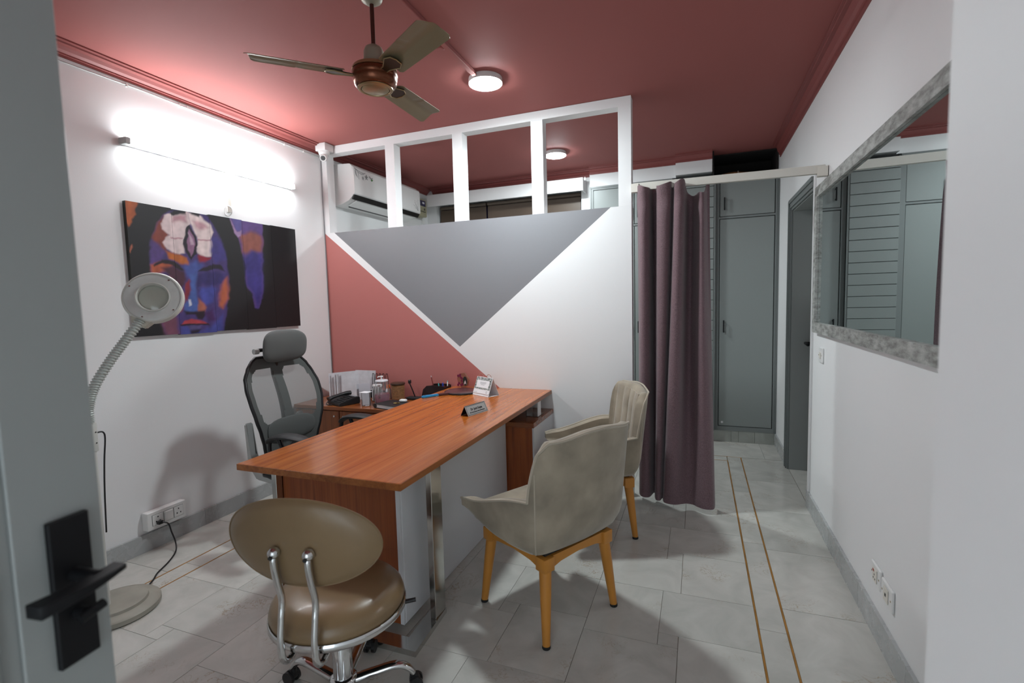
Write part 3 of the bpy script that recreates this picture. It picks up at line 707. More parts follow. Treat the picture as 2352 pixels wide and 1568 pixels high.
# ------------------------------------------------------------------ tan stool with backrest
def stool():
    t = thing('swivel_stool', 'tan leather swivel stool with oval backrest and chrome base', 'stool', (-1.19, 1.33, 0), rad(12))
    def P(n, bm, m, parent=None, smooth=50): return obj(n, bm, m, parent or t, world=False, smooth=smooth)
    st = P('seat', LATHE([(0, 0.362), (0.20, 0.362), (0.222, 0.372), (0.228, 0.39), (0.222, 0.412), (0.205, 0.432), (0.17, 0.447), (0.12, 0.452), (0.06, 0.448), (0, 0.446)], 56), 'tan_leather')
    P('seat_rim', LATHE([(0.205, 0.350), (0.226, 0.350), (0.232, 0.356), (0.232, 0.372), (0.228, 0.377), (0.222, 0.374), (0.205, 0.361)], 56), 'chrome', st)
    P('under_plate', LATHE([(0, 0.330), (0.06, 0.330), (0.19, 0.349), (0.20, 0.3495), (0, 0.3495)], 40), 'black_soft')
    P('lift_lever', TUBE(smooth_curve([(0.04, 0.05, 0.325), (0.16, 0.10, 0.318), (0.235, 0.13, 0.322)], 5), 0.008, 8), 'black_plastic')
    # oval padded back, behind the seat (local -y)
    def pad(u, v, sgn):
        a = 2 * pi * u
        return a
    bm = bmesh.new(); A, Bz = 0.258, 0.145; nrad, nang = 10, 64; rings = []
    cy, cz = -0.222, 0.705
    for side in (-1, 1):       # -1 outer face, +1 inner face
        rs = []
        for i in range(nrad + 1):
            r = i / nrad
            th = 0.026 * sqrt(max(0, 1 - r ** 4))
            ring = []
            for j in range(nang):
                a = 2 * pi * j / nang; x = A * r * cos(a); z = Bz * r * sin(a)
                y = cy + side * th + 0.55 * x * x - 0.10 * z + (0.012 * r ** 6 * 0 )
                ring.append((x, y, cz + z))
            rs.append(ring)
        rings.append(rs)
    def mk(rs, flip):
        vs = [[bm.verts.new(p) for p in ring] if i else [bm.verts.new(ring[0])] for i, ring in enumerate(rs)]
        for i in range(nrad):
            for j in range(nang):
                k = (j + 1) % nang
                if i == 0: f = (vs[0][0], vs[1][j], vs[1][k])
                else: f = (vs[i][j], vs[i + 1][j], vs[i + 1][k], vs[i][k])
                bm.faces.new(f if not flip else f[::-1])
        return vs
    mk(rings[0], False); mk(rings[1], True)
    bmesh.ops.remove_doubles(bm, verts=bm.verts, dist=0.0008)
    bk = P('backrest', bm, 'tan_leather')
    rim = [(A * cos(a), cy + 0.55 * (A * cos(a)) ** 2 - 0.1 * Bz * sin(a), cz + Bz * sin(a)) for a in [2 * pi * j / 64 for j in range(64)]]
    P('seam', TUBE(rim, 0.003, 6, closed=True), 'tan_leather', bk)
    for x in (-0.056, 0.056):
        pts = smooth_curve([(x, cy - 0.034, 0.690), (x, cy - 0.040, 0.66), (x, cy - 0.030, 0.60), (x, cy - 0.012, 0.53), (x, cy - 0.020, 0.47), (x, cy - 0.030, 0.40), (x, cy - 0.024, 0.345), (x, cy + 0.004, 0.322), (x, cy + 0.05, 0.332), (x, cy + 0.11, 0.343)], 6)
        tb = P('back_tube', TUBE(pts, 0.0105, 14), 'chrome')
        P('ball_cap', LATHE([(0, -0.019), (0.010, -0.016), (0.017, -0.008), (0.019, 0.0), (0.017, 0.008), (0.010, 0.016), (0, 0.019)], 18, at(x, cy - 0.036, 0.690)), 'chrome', tb)
        P('cap_hole', LATHE([(0, 0), (0.0065, 0), (0.0065, 0.003), (0, 0.003)], 12, at(x, cy - 0.0535, 0.682) @ Matrix.Rotation(pi / 2 + 0.35, 4, 'X')), 'black_soft', tb)
    P('gas_lift', LATHE([(0, 0.085), (0.034, 0.085), (0.034, 0.285), (0.031, 0.290), (0, 0.290)], 28), 'chrome')
    P('lift_sleeve', LATHE([(0, 0.288), (0.030, 0.288), (0.030, 0.3298), (0, 0.3298)], 24), 'black_plastic')
    hub = P('hub', LATHE([(0, 0.055), (0.040, 0.055), (0.050, 0.068), (0.048, 0.096), (0.038, 0.104), (0, 0.104)], 28), 'chrome')
    for k in range(5):
        a = rad(34 - 12 + 72 * k); d = V(cos(a), sin(a), 0); s_ = V(-sin(a), cos(a), 0)
        pts = smooth_curve([d * 0.035 + V(0, 0, 0.080), d * 0.11 + V(0, 0, 0.094), d * 0.185 + V(0, 0, 0.104), d * 0.225 + V(0, 0, 0.088), d * 0.247 + V(0, 0, 0.062)], 6)
        n = len(pts)
        lg = P('leg', TUBE(pts, [0.022 - 0.008 * i / n for i in range(n)], 12, squash=(0.72, 1.0)), 'chrome', hub)
        c = d * 0.243
        cs = TUBE([c + V(0, 0, 0.040), c + V(0, 0, 0.062)], 0.011, 10)
        for w in (-1, 1):
            ring_tube(cs, [c + d * 0.012 + s_ * w * 0.010 + V(0, 0, 0.0255), c + d * 0.012 + s_ * w * 0.022 + V(0, 0, 0.0255)], 0.025, 18)
        ring_tube(cs, [c + d * 0.008 + s_ * -0.012 + V(0, 0, 0.036), c + d * 0.008 + s_ * 0.012 + V(0, 0, 0.036)], 0.020, 14)
        P('caster', cs, 'black_plastic', hub)
stool()

# ------------------------------------------------------------------ executive mesh chair
def exec_chair():
    t = thing('office_chair', 'grey mesh high-back office chair with padded headrest behind the desk', 'chair', (-2.298, 2.405, 0), rad(-7) - pi / 2)
    def P(n, bm, m, parent=None, smooth=50): return obj(n, bm, m, parent or t, world=False, smooth=smooth)
    # local: +y front, +x right hand of sitter
    prof = [(0.0, 0.185), (0.12, 0.200), (0.25, 0.222), (0.4, 0.247), (0.55, 0.262), (0.68, 0.264), (0.80, 0.247), (0.90, 0.214), (0.97, 0.175), (1.0, 0.145)]
    def hw(v):
        for (a, b), (c, d) in zip(prof, prof[1:]):
            if v <= c: k = (v - a) / (c - a); k = k * k * (3 - 2 * k) * .5 + k * .5; return b + (d - b) * k
        return prof[-1][1]
    z0, z1 = 0.50, 1.115
    def surf(x, v):            # x in metres
        y = -0.205 - 0.10 * v + 0.075 * sin(pi * min(1, v * 1.25)) * 0.6 + 0.42 * x * x
        return V(x, y, z0 + (z1 - z0) * v)
    f = lambda u, v: surf((2 * u - 1) * hw(v) * 0.985, v)
    nu, nv = 56, 60
    # fabric with two thin see-through windows
    def window(u, v):
        x = (2 * u - 1) * hw(v)
        if abs(x + 0.02 * 0) < 0.030: return False
        sx = abs(x)
        if not (0.33 < v < 0.90): return False
        lim = hw(v) - 0.040
        if sx > lim: return False
        cx, cyv = (lim + 0.03) / 2, 0.61
        k = ((sx - cx) / ((lim - 0.03) / 2)) ** 6 + ((v - cyv) / 0.275) ** 6
        return k < 1
    def part_sheet(test):
        bm = bmesh.new(); vid = {}
        def g(i, j):
            if (i, j) not in vid: vid[(i, j)] = bm.verts.new(f(i / nu, j / nv))
            return vid[(i, j)]
        for i in range(nu):
            for j in range(nv):
                if test((i + .5) / nu, (j + .5) / nv): bm.faces.new((g(i, j), g(i + 1, j), g(i + 1, j + 1), g(i, j + 1)))
        return bm
    bk = P('backrest', part_sheet(lambda u, v: not window(u, v)), 'mesh_fabric')
    P('mesh_window', part_sheet(window), 'mesh_thin', bk)
    edge = [surf(-hw(v), v) for v in [i / 30 for i in range(31)]] + [surf(hw(1) * (2 * i / 8 - 1), 1.0) for i in range(1, 8)] + [surf(hw(v), v) for v in [1 - i / 30 for i in range(31)]] + [surf(hw(0) * (1 - 2 * i / 8), 0.0) for i in range(1, 8)]
    P('back_frame', TUBE([e + V(0, -0.006, 0) for e in edge], 0.0105, 10, closed=True), 'black_plastic')
    bm = bmesh.new(); bmesh.ops.create_uvsphere(bm, u_segments=32, v_segments=18, radius=1.0)
    for v in bm.verts:
        c = v.co.copy(); k = (abs(c.x) ** 2 + abs(c.z) ** 2) ** .5; n_ = (abs(c.x) ** 3 + abs(c.z) ** 3) ** (1 / 3)
        k = k / n_ if n_ > 1e-6 else 1
        q = surf(c.x * k * 0.178, 0.245 + c.z * k * 0.125); v.co = q + V(0, 0.004 + 0.010 * c.y, 0)
    P('lumbar_pad', bm, 'mesh_fabric')
    P('spine', sheet(bmesh.new(), lambda u, v: surf((2 * u - 1) * (0.028 + 0.02 * (1 - v)), 0.02 + 0.93 * v) + V(0, -0.03, 0), 4, 24, 0.014), 'black_plastic')
    # headrest
    bm = bmesh.new(); bmesh.ops.create_uvsphere(bm, u_segments=40, v_segments=24, radius=1.0)
    for v in bm.verts:
        c = v.co.copy()
        def se(a, p): return math.copysign(abs(a) ** p, a)
        n = (abs(c.x) ** 3.2 + abs(c.z) ** 3.2) ** (1 / 3.2); r2_ = sqrt(c.x ** 2 + c.z ** 2)
        k = r2_ / n if n > 1e-6 else 1
        x, z = c.x * k, c.z * k
        v.co = V(x * 0.160, c.y * 0.042 + 0.028 * x * x, z * 0.105)
    xf(bm, at(0, -0.225, 1.185) @ Matrix.Rotation(rad(-8), 4, 'X'))
    hr = P('headrest', bm, 'headrest_fabric')
    P('headrest_bracket', ring_tube(TUBE([(0, -0.31, 1.05), (0, -0.30, 1.12), (0, -0.268, 1.17)], 0.016, 10), [(-0.150, -0.272, 1.165), (0.150, -0.272, 1.165)], 0.012, 10), 'black_plastic', hr)
    for s in (-1, 1): P('bracket_knob', TUBE([(s * 0.150, -0.262, 1.160), (s * 0.180, -0.262, 1.160)], 0.017, 14), 'grey_plastic', hr)
    # arms
    for s in (-1, 1):
        x = s * 0.275
        pad_pts = smooth_curve([(x, -0.03, 0.640), (x, 0.01, 0.668), (x, 0.08, 0.686), (x, 0.16, 0.692), (x, 0.245, 0.688), (x, 0.300, 0.680)], 5)
        n = len(pad_pts)
        ar = P('armrest', TUBE(pad_pts, [0.014 + 0.034 * sin(pi * min(1, 0.10 + 0.82 * i / (n - 1))) ** 0.7 for i in range(n)], 14, squash=(0.36, 1.0)), 'black_soft')
        P('arm_loop', ring_tube(ring_tube(TUBE(smooth_curve([(x, -0.025, 0.640), (x, -0.032, 0.60), (x, -0.025, 0.50), (x, -0.01, 0.43)], 5), 0.011, 8), smooth_curve([(x, 0.22, 0.676), (x, 0.17, 0.645), (x, 0.14, 0.605), (x, 0.11, 0.54), (x, 0.04, 0.44)], 5), 0.014, 8), smooth_curve([(x, 0.055, 0.668), (x, 0.075, 0.63), (x, 0.105, 0.585), (x, 0.105, 0.54)], 5), 0.013, 8), 'black_plastic', ar)
        P('arm_post', BOX(x - 0.014, x + 0.014, 0.02, 0.11, 0.40, 0.56, 0.006, 2), 'black_plastic', ar)
        P('arm_bracket', BOX(min(x, s * 0.19), max(x, s * 0.19), -0.03, 0.03, 0.385, 0.405, 0.003, 1), 'black_plastic', ar)
    P('seat', BOX(-0.245, 0.245, -0.225, 0.255, 0.41, 0.485, 0.03, 4), 'mesh_fabric')
    P('seat_pan', BOX(-0.22, 0.22, -0.20, 0.23, 0.385, 0.4095, 0.008, 2), 'black_plastic')
    sb = PRISM([(-0.36, 0.70), (-0.335, 0.71), (-0.315, 0.50), (-0.26, 0.40), (-0.05, 0.37), (-0.05, 0.345), (-0.27, 0.355), (-0.345, 0.44)], -0.215, -0.165, 0)
    bmesh.ops.bevel(sb, geom=sb.edges[:], offset=0.008, segments=2, affect='EDGES')
    P('back_bracket', sb, 'grey_plastic')
    sb = PRISM([(-0.36, 0.70), (-0.335, 0.71), (-0.315, 0.50), (-0.26, 0.40), (-0.05, 0.37), (-0.05, 0.345), (-0.27, 0.355), (-0.345, 0.44)], 0.165, 0.215, 0)
    bmesh.ops.bevel(sb, geom=sb.edges[:], offset=0.008, segments=2, affect='EDGES')
    P('back_bracket', sb, 'grey_plastic')
    P('mechanism', BOX(-0.10, 0.10, -0.12, 0.10, 0.32, 0.3845, 0.01, 2), 'black_plastic')
    P('gas_lift', LATHE([(0, 0.09), (0.026, 0.09), (0.026, 0.3195), (0, 0.3195)], 20), 'black_plastic')
    hub = P('hub', LATHE([(0, 0.06), (0.045, 0.06), (0.045, 0.11), (0, 0.115)], 20), 'black_plastic')
    for k in range(5):
        a = rad(90 + 72 * k); d = V(cos(a), sin(a), 0); s_ = V(-sin(a), cos(a), 0)
        P('leg', TUBE([d * 0.03 + V(0, 0, 0.088), d * 0.28 + V(0, 0, 0.066)], [0.026, 0.016], 10), 'black_plastic', hub)
        c = d * 0.282
        cs = TUBE([c + V(0, 0, 0.03), c + V(0, 0, 0.066)], 0.009, 8)
        for w in (-1, 1): ring_tube(cs, [c + s_ * w * 0.008 + V(0, 0, 0.0255), c + s_ * w * 0.022 + V(0, 0, 0.0255)], 0.025, 16)
        P('caster', cs, 'black_plastic', hub)
exec_chair()

# ------------------------------------------------------------------ curtain and rail
rl = thing('curtain_rail', 'cream curtain rail from the partition to the mirror wall', 'rail', (0.14, 3.42, 2.17))
ra, rb = V(-0.428, 3.495, 2.188), V(0.699, 3.372, 2.150)
dirn = (rb - ra).normalized(); nrm = V(-dirn.y, dirn.x, 0)
def rail_box(s0, s1, w, zlo, zhi):
    bm = bmesh.new(); a, b = ra + dirn * s0, ra + dirn * s1
    vs = [bm.verts.new(p + nrm * k * w + V(0, 0, z)) for p in (a, b) for k, z in ((-1, zlo), (1, zlo), (1, zhi), (-1, zhi))]
    for q in ((0, 1, 2, 3), (7, 6, 5, 4), (0, 4, 5, 1), (1, 5, 6, 2), (2, 6, 7, 3), (3, 7, 4, 0)): bm.faces.new([vs[i] for i in q])
    return bm
Lr = (rb - ra).length
obj('track', rail_box(0.012, Lr - 0.012, 0.014, -0.024, 0.024), 'cream_metal', rl, smooth=0)
obj('end_bracket', rail_box(0.0, 0.05, 0.020, -0.035, 0.020), 'cream_plastic', rl, smooth=0)
obj('end_bracket', rail_box(Lr - 0.052, Lr, 0.020, -0.040, 0.016), 'cream_plastic', rl, smooth=0)
def curtain():
    # plan of the folds at heading and hem: (across, depth) control points, the same count in both
    sc_x = lambda q: -0.392 + (q - 1460) * 0.00267
    head = [(1457, 3.53), (1463, 3.45), (1475, 3.41), (1490, 3.43), (1496, 3.52), (1506, 3.53), (1509, 3.44), (1520, 3.40), (1540, 3.405), (1546, 3.46), (1549, 3.46), (1553, 3.40), (1565, 3.385), (1575, 3.41), (1580, 3.50), (1592, 3.52), (1602, 3.47), (1610, 3.42), (1618, 3.42), (1623, 3.46), (1626, 3.50), (1632, 3.51)]
    hem_ = [(1460, 3.52), (1464, 3.44), (1474, 3.40), (1490, 3.41), (1498, 3.48), (1501, 3.49), (1503, 3.44), (1508, 3.40), (1517, 3.40), (1522, 3.44), (1523, 3.43), (1527, 3.385), (1540, 3.37), (1556, 3.375), (1570, 3.40), (1582, 3.42), (1596, 3.42), (1607, 3.40), (1621, 3.38), (1637, 3.38), (1646, 3.40), (1649, 3.46)]
    hd = smooth_curve([(sc_x(a), b, 0) for a, b in head], 8); hm = smooth_curve([(sc_x(a), b, 0) for a, b in hem_], 8)
    def plan(tab, u):
        k = u * (len(tab) - 1); i = min(int(k), len(tab) - 2); return tab[i].lerp(tab[i + 1], k - i)
    def f(u, v):
        w = (1 - v) ** 1.25
        p = plan(hd, u).lerp(plan(hm, u), w)
        zb = 0.062 - 0.030 * u
        z = zb + v * (2.176 - zb)
        y = 3.415 + (p.y - 3.415) * (1.25 + 0.55 * sin(pi * v) ** 0.7)
        pinch = math.exp(-((v - 0.955) / 0.022) ** 2); y = y * (1 - 0.30 * pinch) + 3.46 * 0.30 * pinch
        if u > 0.62: z -= 0.085 * sin(pi * min(1, (u - 0.62) / 0.34)) * max(0, (v - 0.9) / 0.1) ** 2
        z += 0.012 * sin(u * 34) * max(0, (v - 0.96) / 0.04)
        return V(p.x, y + 0.006 * sin(v * 9 + u * 14) * (1 - v), z)
    t = thing('curtain', 'mauve woven curtain gathered beside the partition end', 'curtain', (-0.14, 3.44, 0.05))
    obj('cloth', sheet(bmesh.new(), f, 168, 60, 0.003), 'curtain_cloth', t, smooth=80)
    obj('hem', sheet(bmesh.new(), lambda u, v: f(u, 0.0 + 0.022 * v) + V(0, -0.003, 0), 168, 2, 0.002), 'curtain_cloth', t, smooth=80)
curtain()

# ------------------------------------------------------------------ ceiling lamps, tube light, fan
def ceiling_light(label, x, y, r):
    t = thing('ceiling_light', label, 'lamp', (x, y, CZ), 0, 'round surface ceiling lights')
    obj('housing', xf(LATHE([(0, -.0005), (r * .99, -.0005), (r, -0.004), (r, -0.032), (r * .985, -0.0325), (0, -0.0325)], 40), at(x, y, CZ)), 'white_plastic', t)
    obj('diffuser', xf(LATHE([(0, -0.033), (r * .985, -0.033), (r * .96, -0.0355), (r * .7, -0.041), (0, -0.043)], 40), at(x, y, CZ)), 'ceiling_lamp_emission', t)
    obj('clip', BOX(x + r * .6, x + r * .6 + 0.01, y + r * .8, y + r * .8 + 0.008, CZ - 0.012, CZ - 0.001), 'steel', t, smooth=0)
ceiling_light('round white ceiling light in front of the partition, near the fan', -1.235, 2.893, 0.104)
ceiling_light('round white ceiling light beyond the partition', -1.246, 4.525, 0.098)

tl = thing('tube_light', 'long white LED tube light above the painting', 'lamp', (LX, 2.52, 2.395))
obj('batten', BOX(LX + 0.0008, LX + 0.022, 1.905, 3.145, 2.378, 2.412, 0.002, 1), 'white_plastic', tl, smooth=0)
bm = PRISM([(LX + 0.0225, 2.381), (LX + 0.045, 2.382), (LX + 0.058, 2.390), (LX + 0.060, 2.398), (LX + 0.055, 2.405), (LX + 0.042, 2.409), (LX + 0.0225, 2.409)], 1.918, 3.130, 1)
obj('tube', bm, 'tube_emission', tl)
for a, b_ in ((1.888, 1.9175), (3.1305, 3.146)): obj('end_cap', BOX(LX + 0.0008, LX + 0.062, a, b_, 2.376, 2.413, 0.003, 1), 'grey_plastic' if a < 2 else 'white_plastic', tl, smooth=0)
td = thing('cable_casing', 'white cable casing dropping from the tube light to the painting', 'casing', (LX, 2.565, 2.1))
obj('channel', BOX(LX + 0.0008, LX + 0.017, 2.552, 2.580, 2.105, 2.376, 0.002, 1), 'cream_plastic', td, smooth=0)
loop = [(LX + 0.012 + 0.006 * sin(a), 2.552 + 0.032 * cos(a), 2.112 + 0.034 * sin(a)) for a in [i * 2 * pi / 24 for i in range(24)]]
obj('cable_loop', TUBE(loop, 0.0035, 6, closed=True), 'white_plastic', td)

wc = thing('wall_cable', 'thin white cable clipped below the left cornice', 'cable', (LX, 2.5, 2.73))
pts = [(LX + 0.006, y, 2.728 - 0.006 * abs(sin(y * 3.1))) for y in [0.6 + 0.1 * i for i in range(30)]]
obj('wire', TUBE(pts, 0.0045, 6), 'grey_plastic', wc)
for y in (1.2, 1.36, 1.62, 1.95, 2.26, 2.31, 2.62, 2.92, 3.10, 3.30): obj('clip', BOX(LX + 0.0005, LX + 0.012, y, y + 0.008, 2.716, 2.735), 'white_plastic', wc, smooth=0)
vc = thing('corner_cable', 'thin dark cable running down the partition corner', 'cable', (LX, PY, 1.5))
obj('wire', TUBE(smooth_curve([(LX + 0.004, PY - 0.006, 2.70), (LX + 0.004, PY - 0.010, 2.4), (LX + 0.005, PY - 0.006, 2.0), (LX + 0.005, PY - 0.008, 1.4), (LX + 0.005, PY - 0.006, 0.70)], 6), 0.003, 6), 'print_grey', vc)
cc = thing('ceiling_conduit', 'painted cable conduit on the ceiling between fan and round light', 'conduit', (-1.26, 1.9, CZ))
obj('channel', BOX(-1.276, -1.246, 0.9, 2.785, CZ - 0.026, CZ - 0.0005, 0.003, 1), 'ceiling_paint', cc, smooth=0)
obj('junction', xf(LATHE([(0, -0.0005), (0.025, -0.0005), (0.025, -0.012), (0.018, -0.018), (0, -0.018)], 20), at(-1.305, 2.45, CZ)), 'ceiling_paint', cc)

def fan():
    X, Y = -1.367, 1.935
    t = thing('ceiling_fan', 'brown and gold three-blade ceiling fan on a short dark rod', 'fan', (X, Y, CZ))
    def P(n, bm, m, parent=None, smooth=45): return obj(n, xf(bm, at(X, Y, 0)), m, parent or t, smooth=smooth)
    P('canopy', LATHE([(0, CZ - .001), (0.050, CZ - .001), (0.052, CZ - 0.012), (0.045, CZ - 0.030), (0.028, CZ - 0.042), (0.014, CZ - 0.046), (0, CZ - 0.046)], 32), 'fan_neck')
    P('rod', LATHE([(0, 2.57), (0.0095, 2.57), (0.0095, CZ - 0.0462), (0, CZ - 0.0462)], 16), 'fan_rod')
    P('neck', LATHE([(0, 2.492), (0.050, 2.492), (0.050, 2.510), (0.046, 2.530), (0.044, 2.560), (0.036, 2.578), (0.016, 2.590), (0, 2.590)], 32), 'fan_neck')
    mo = P('motor', LATHE([(0.0, 2.490), (0.070, 2.490), (0.090, 2.482), (0.100, 2.468), (0.1005, 2.450), (0.098, 2.446), (0.098, 2.440), (0.096, 2.424), (0.088, 2.410), (0.076, 2.402), (0, 2.402)], 48), 'fan_brown')
    P('gold_ring', LATHE([(0.062, 2.4018), (0.078, 2.4018), (0.078, 2.398), (0.070, 2.394), (0.064, 2.395), (0.062, 2.399)], 48), 'fan_gold', mo)
    P('cap', LATHE([(0, 2.3925), (0.052, 2.3935), (0.060, 2.397), (0.0615, 2.4018), (0, 2.4018)], 40), 'fan_gold', mo)
    P('top_ring', LATHE([(0.086, 2.487), (0.094, 2.489), (0.099, 2.480), (0.101, 2.473), (0.096, 2.474)], 48), 'fan_gold', mo)
    for k, a0 in enumerate((225, 331, 90)):
        a = rad(a0); Rz = Matrix.Rotation(a, 4, 'Z'); pitch = Matrix.Rotation(rad(-13), 4, 'X')
        def bl(u, v, k=k):
            r = 0.135 + 0.375 * u
            w0, w1 = 0.118, 0.138
            w = w0 + (w1 - w0) * u
            cr = min(1, min(u, 1 - u) / 0.06); w *= 0.80 + 0.20 * sqrt(max(0, 1 - (1 - cr) ** 2))
            y = (v - .5) * w + 0.008
            ridge = 0.004 * math.exp(-((v - 0.45) / 0.16) ** 4)
            return V(r + 0.02 * u * (v - .5) * (1 if u > .5 else 0), y, -0.010 * (2 * v - 1) ** 2 + ridge)
        bm = sheet(bmesh.new(), bl, 26, 14, 0.0018); xf(bm, at(0, 0, 2.462) @ Rz @ pitch)
        b = P('blade', bm, 'fan_blade')
        poly = [(0.085, -0.014), (0.12, -0.016), (0.15, -0.028), (0.175, -0.038), (0.205, -0.026), (0.212, 0.0), (0.205, 0.026), (0.175, 0.038), (0.15, 0.028), (0.12, 0.016), (0.085, 0.014)]
        bm = PRISM(poly, -0.0065, -0.0125, 2); xf(bm, at(0, 0, 2.458) @ Rz @ pitch); P('blade_bracket', bm, 'fan_dark', b, 0)
        trim_ = [V(p[0], p[1], -0.0125) for p in poly]
        bm = TUBE(trim_, 0.0028, 6, closed=True); xf(bm, at(0, 0, 2.458) @ Rz @ pitch); P('bracket_trim', bm, 'fan_gold', b)
fan()

# ------------------------------------------------------------------ air conditioner, stabilizer, security camera
ac = thing('air_conditioner', 'white split air conditioner with floral print on the left wall', 'air conditioner', (LX, 4.2, 2.5))
prof = [(LX + 0.001, 2.702), (LX + 0.19, 2.690), (LX + 0.215, 2.668), (LX + 0.222, 2.55), (LX + 0.222, 2.43), (LX + 0.205, 2.405), (LX + 0.165, 2.372), (LX + 0.085, 2.345), (LX + 0.001, 2.338)]
obj('body', PRISM(prof, 3.652, 4.742, 1), 'white_plastic', ac, smooth=30)
fp = [(LX + 0.2225, 2.668), (LX + 0.232, 2.655), (LX + 0.236, 2.55), (LX + 0.236, 2.43), (LX + 0.226, 2.418), (LX + 0.2225, 2.418)]
pn = obj('front_panel', PRISM(fp, 3.648, 4.748, 1), 'white_plastic', ac, smooth=30)
obj('dark_strip', PRISM([(LX + 0.2226, 2.4175), (LX + 0.2335, 2.4175), (LX + 0.206, 2.378), (LX + 0.196, 2.384)], 3.655, 4.738, 1), 'black_plastic', ac, smooth=0)
obj('flap', PRISM([(LX + 0.195, 2.383), (LX + 0.188, 2.370), (LX + 0.105, 2.338), (LX + 0.105, 2.346), (LX + 0.165, 2.371)], 3.72, 4.66, 1), 'white_plastic', ac, smooth=0)
obj('vent_slot', PRISM([(LX + 0.100, 2.3475), (LX + 0.104, 2.345), (LX + 0.082, 2.334), (LX + 0.078, 2.342)], 3.75, 4.62, 1), 'black_plastic', ac, smooth=0)
def print_strokes(name, strokes, x, mat, r=0.0016):
    bm = bmesh.new()
    for pl in strokes: ring_tube(bm, smooth_curve([(x, a, b) for a, b in pl], 4), r, 4)
    obj(name, bm, mat, pn)
xp = LX + 0.2362
print_strokes('floral_print', [[(3.66, 2.648), (3.70, 2.630), (3.715, 2.59), (3.72, 2.56)], [(3.66, 2.650), (3.73, 2.632), (3.79, 2.628), (3.81, 2.636)], [(3.675, 2.640), (3.685, 2.60), (3.70, 2.575)], [(3.67, 2.63), (3.675, 2.60), (3.69, 2.585)], [(3.71, 2.625), (3.75, 2.615), (3.79, 2.622)]], xp - 0.001, 'print_grey', 0.0018)
bm = bmesh.new()
for (cy_, cz_, sc2) in ((3.825, 2.600, 1.0), (3.775, 2.582, .7)):
    for k in range(5):
        a = k * 1.2566 + 0.4; c = V(xp, cy_ + 0.014 * sc2 * cos(a), cz_ + 0.014 * sc2 * sin(a))
        ring_tube(bm, [V(xp - 0.0005, cy_, cz_), c, V(xp - 0.0005, cy_ + 0.026 * sc2 * cos(a), cz_ + 0.026 * sc2 * sin(a))], [0.001, 0.005 * sc2, 0.001], 5, squash=(1, 0.3))
obj('flower_print', bm, 'print_grey', pn)
print_strokes('logo_mark', [[(3.872, 2.622), (3.882, 2.608), (3.905, 2.606), (3.915, 2.612)]], xp - 0.0015, 'print_grey', 0.0045)
print_strokes('logo_leaf', [[(3.893, 2.598), (3.905, 2.588), (3.917, 2.598)]], xp - 0.0015, 'print_green', 0.006)
print_strokes('grass_print', [[(4.70, 2.445), (4.695, 2.50), (4.68, 2.55)], [(4.70, 2.445), (4.68, 2.49), (4.64, 2.525)], [(4.70, 2.445), (4.66, 2.48), (4.615, 2.498)], [(4.70, 2.445), (4.67, 2.465), (4.64, 2.47)], [(4.705, 2.445), (4.71, 2.50), (4.705, 2.565)], [(4.69, 2.47), (4.655, 2.51), (4.645, 2.55)]], xp - 0.001, 'print_grey', 0.0022)
sb = thing('voltage_stabilizer', 'beige voltage stabilizer box with blue display beside the air conditioner', 'stabilizer', (LX, 5.03, 2.55))
obj('body', BOX(LX + 0.001, LX + 0.10, 4.93, 5.125, 2.448, 2.648, 0.012, 2), 'beige_box', sb, smooth=30)
obj('display', BOX(LX + 0.1003, LX + 0.103, 4.945, 5.09, 2.565, 2.628), 'display_blue', sb, smooth=0)
obj('readout', BOX(LX + 0.1032, LX + 0.104, 5.02, 5.065, 2.592, 2.612), 'plastic_sleeve', sb, smooth=0)
obj('slot', BOX(LX + 0.1003, LX + 0.102, 4.95, 5.09, 2.500, 2.507), 'black_plastic', sb, smooth=0)
obj('switch', BOX(LX + 0.1003, LX + 0.104, 5.06, 5.075, 2.522, 2.545), 'black_plastic', sb, smooth=0)
pc = thing('cable_trunking', 'white trunking on the wall below the stabilizer', 'casing', (LX, 5.2, 2.2))
obj('channel', BOX(LX + 0.001, LX + 0.03, 5.15, 5.18, 1.4, 2.46, 0.002, 1), 'white_plastic', pc, smooth=0)

sc = thing('security_camera', 'white dome security camera at the partition corner', 'camera', (-3.0, PY - 0.07, CZ))
SX, SY = -2.985, PY - 0.065
obj('junction_box', BOX(SX - 0.052, SX + 0.052, SY - 0.048, SY + 0.060, CZ - 0.064, CZ - 0.001, 0.006, 2), 'white_plastic', sc, smooth=30)
obj('base_ring', xf(LATHE([(0, -0.0645), (0.047, -0.0645), (0.047, -0.075), (0.040, -0.092), (0.030, -0.100), (0, -0.100)], 32), at(SX, SY, CZ)), 'white_plastic', sc)
bm = bmesh.new(); bmesh.ops.create_uvsphere(bm, u_segments=28, v_segments=18, radius=0.034); xf(bm, at(SX + 0.004, SY - 0.010, CZ - 0.112))
ball = obj('eyeball', bm, 'white_plastic', sc)
look = V(0.42, -0.80, -0.42).normalized(); qm = look.to_track_quat('Z', 'Y').to_matrix().to_4x4()
cpos = V(SX + 0.004, SY - 0.010, CZ - 0.112)
obj('lens_rim', LATHE([(0.020, 0.022), (0.026, 0.022), (0.028, 0.028), (0.026, 0.038), (0.021, 0.038), (0.020, 0.034)], 28, at(*cpos) @ qm), 'white_plastic', ball)
obj('lens_face', LATHE([(0, 0.0355), (0.0205, 0.035), (0.0205, 0.030), (0, 0.030)], 28, at(*cpos) @ qm), 'black_plastic', ball)
bm = bmesh.new()
for k in range(10):
    a = k * 2 * pi / 10; lathe(bm, [(0, 0.037), (0.0025, 0.0365), (0.0025, 0.0352), (0, 0.0352)], 8, at(*cpos) @ qm @ at(0.014 * cos(a), 0.014 * sin(a), 0))
obj('led_ring', bm, 'led_off', ball)

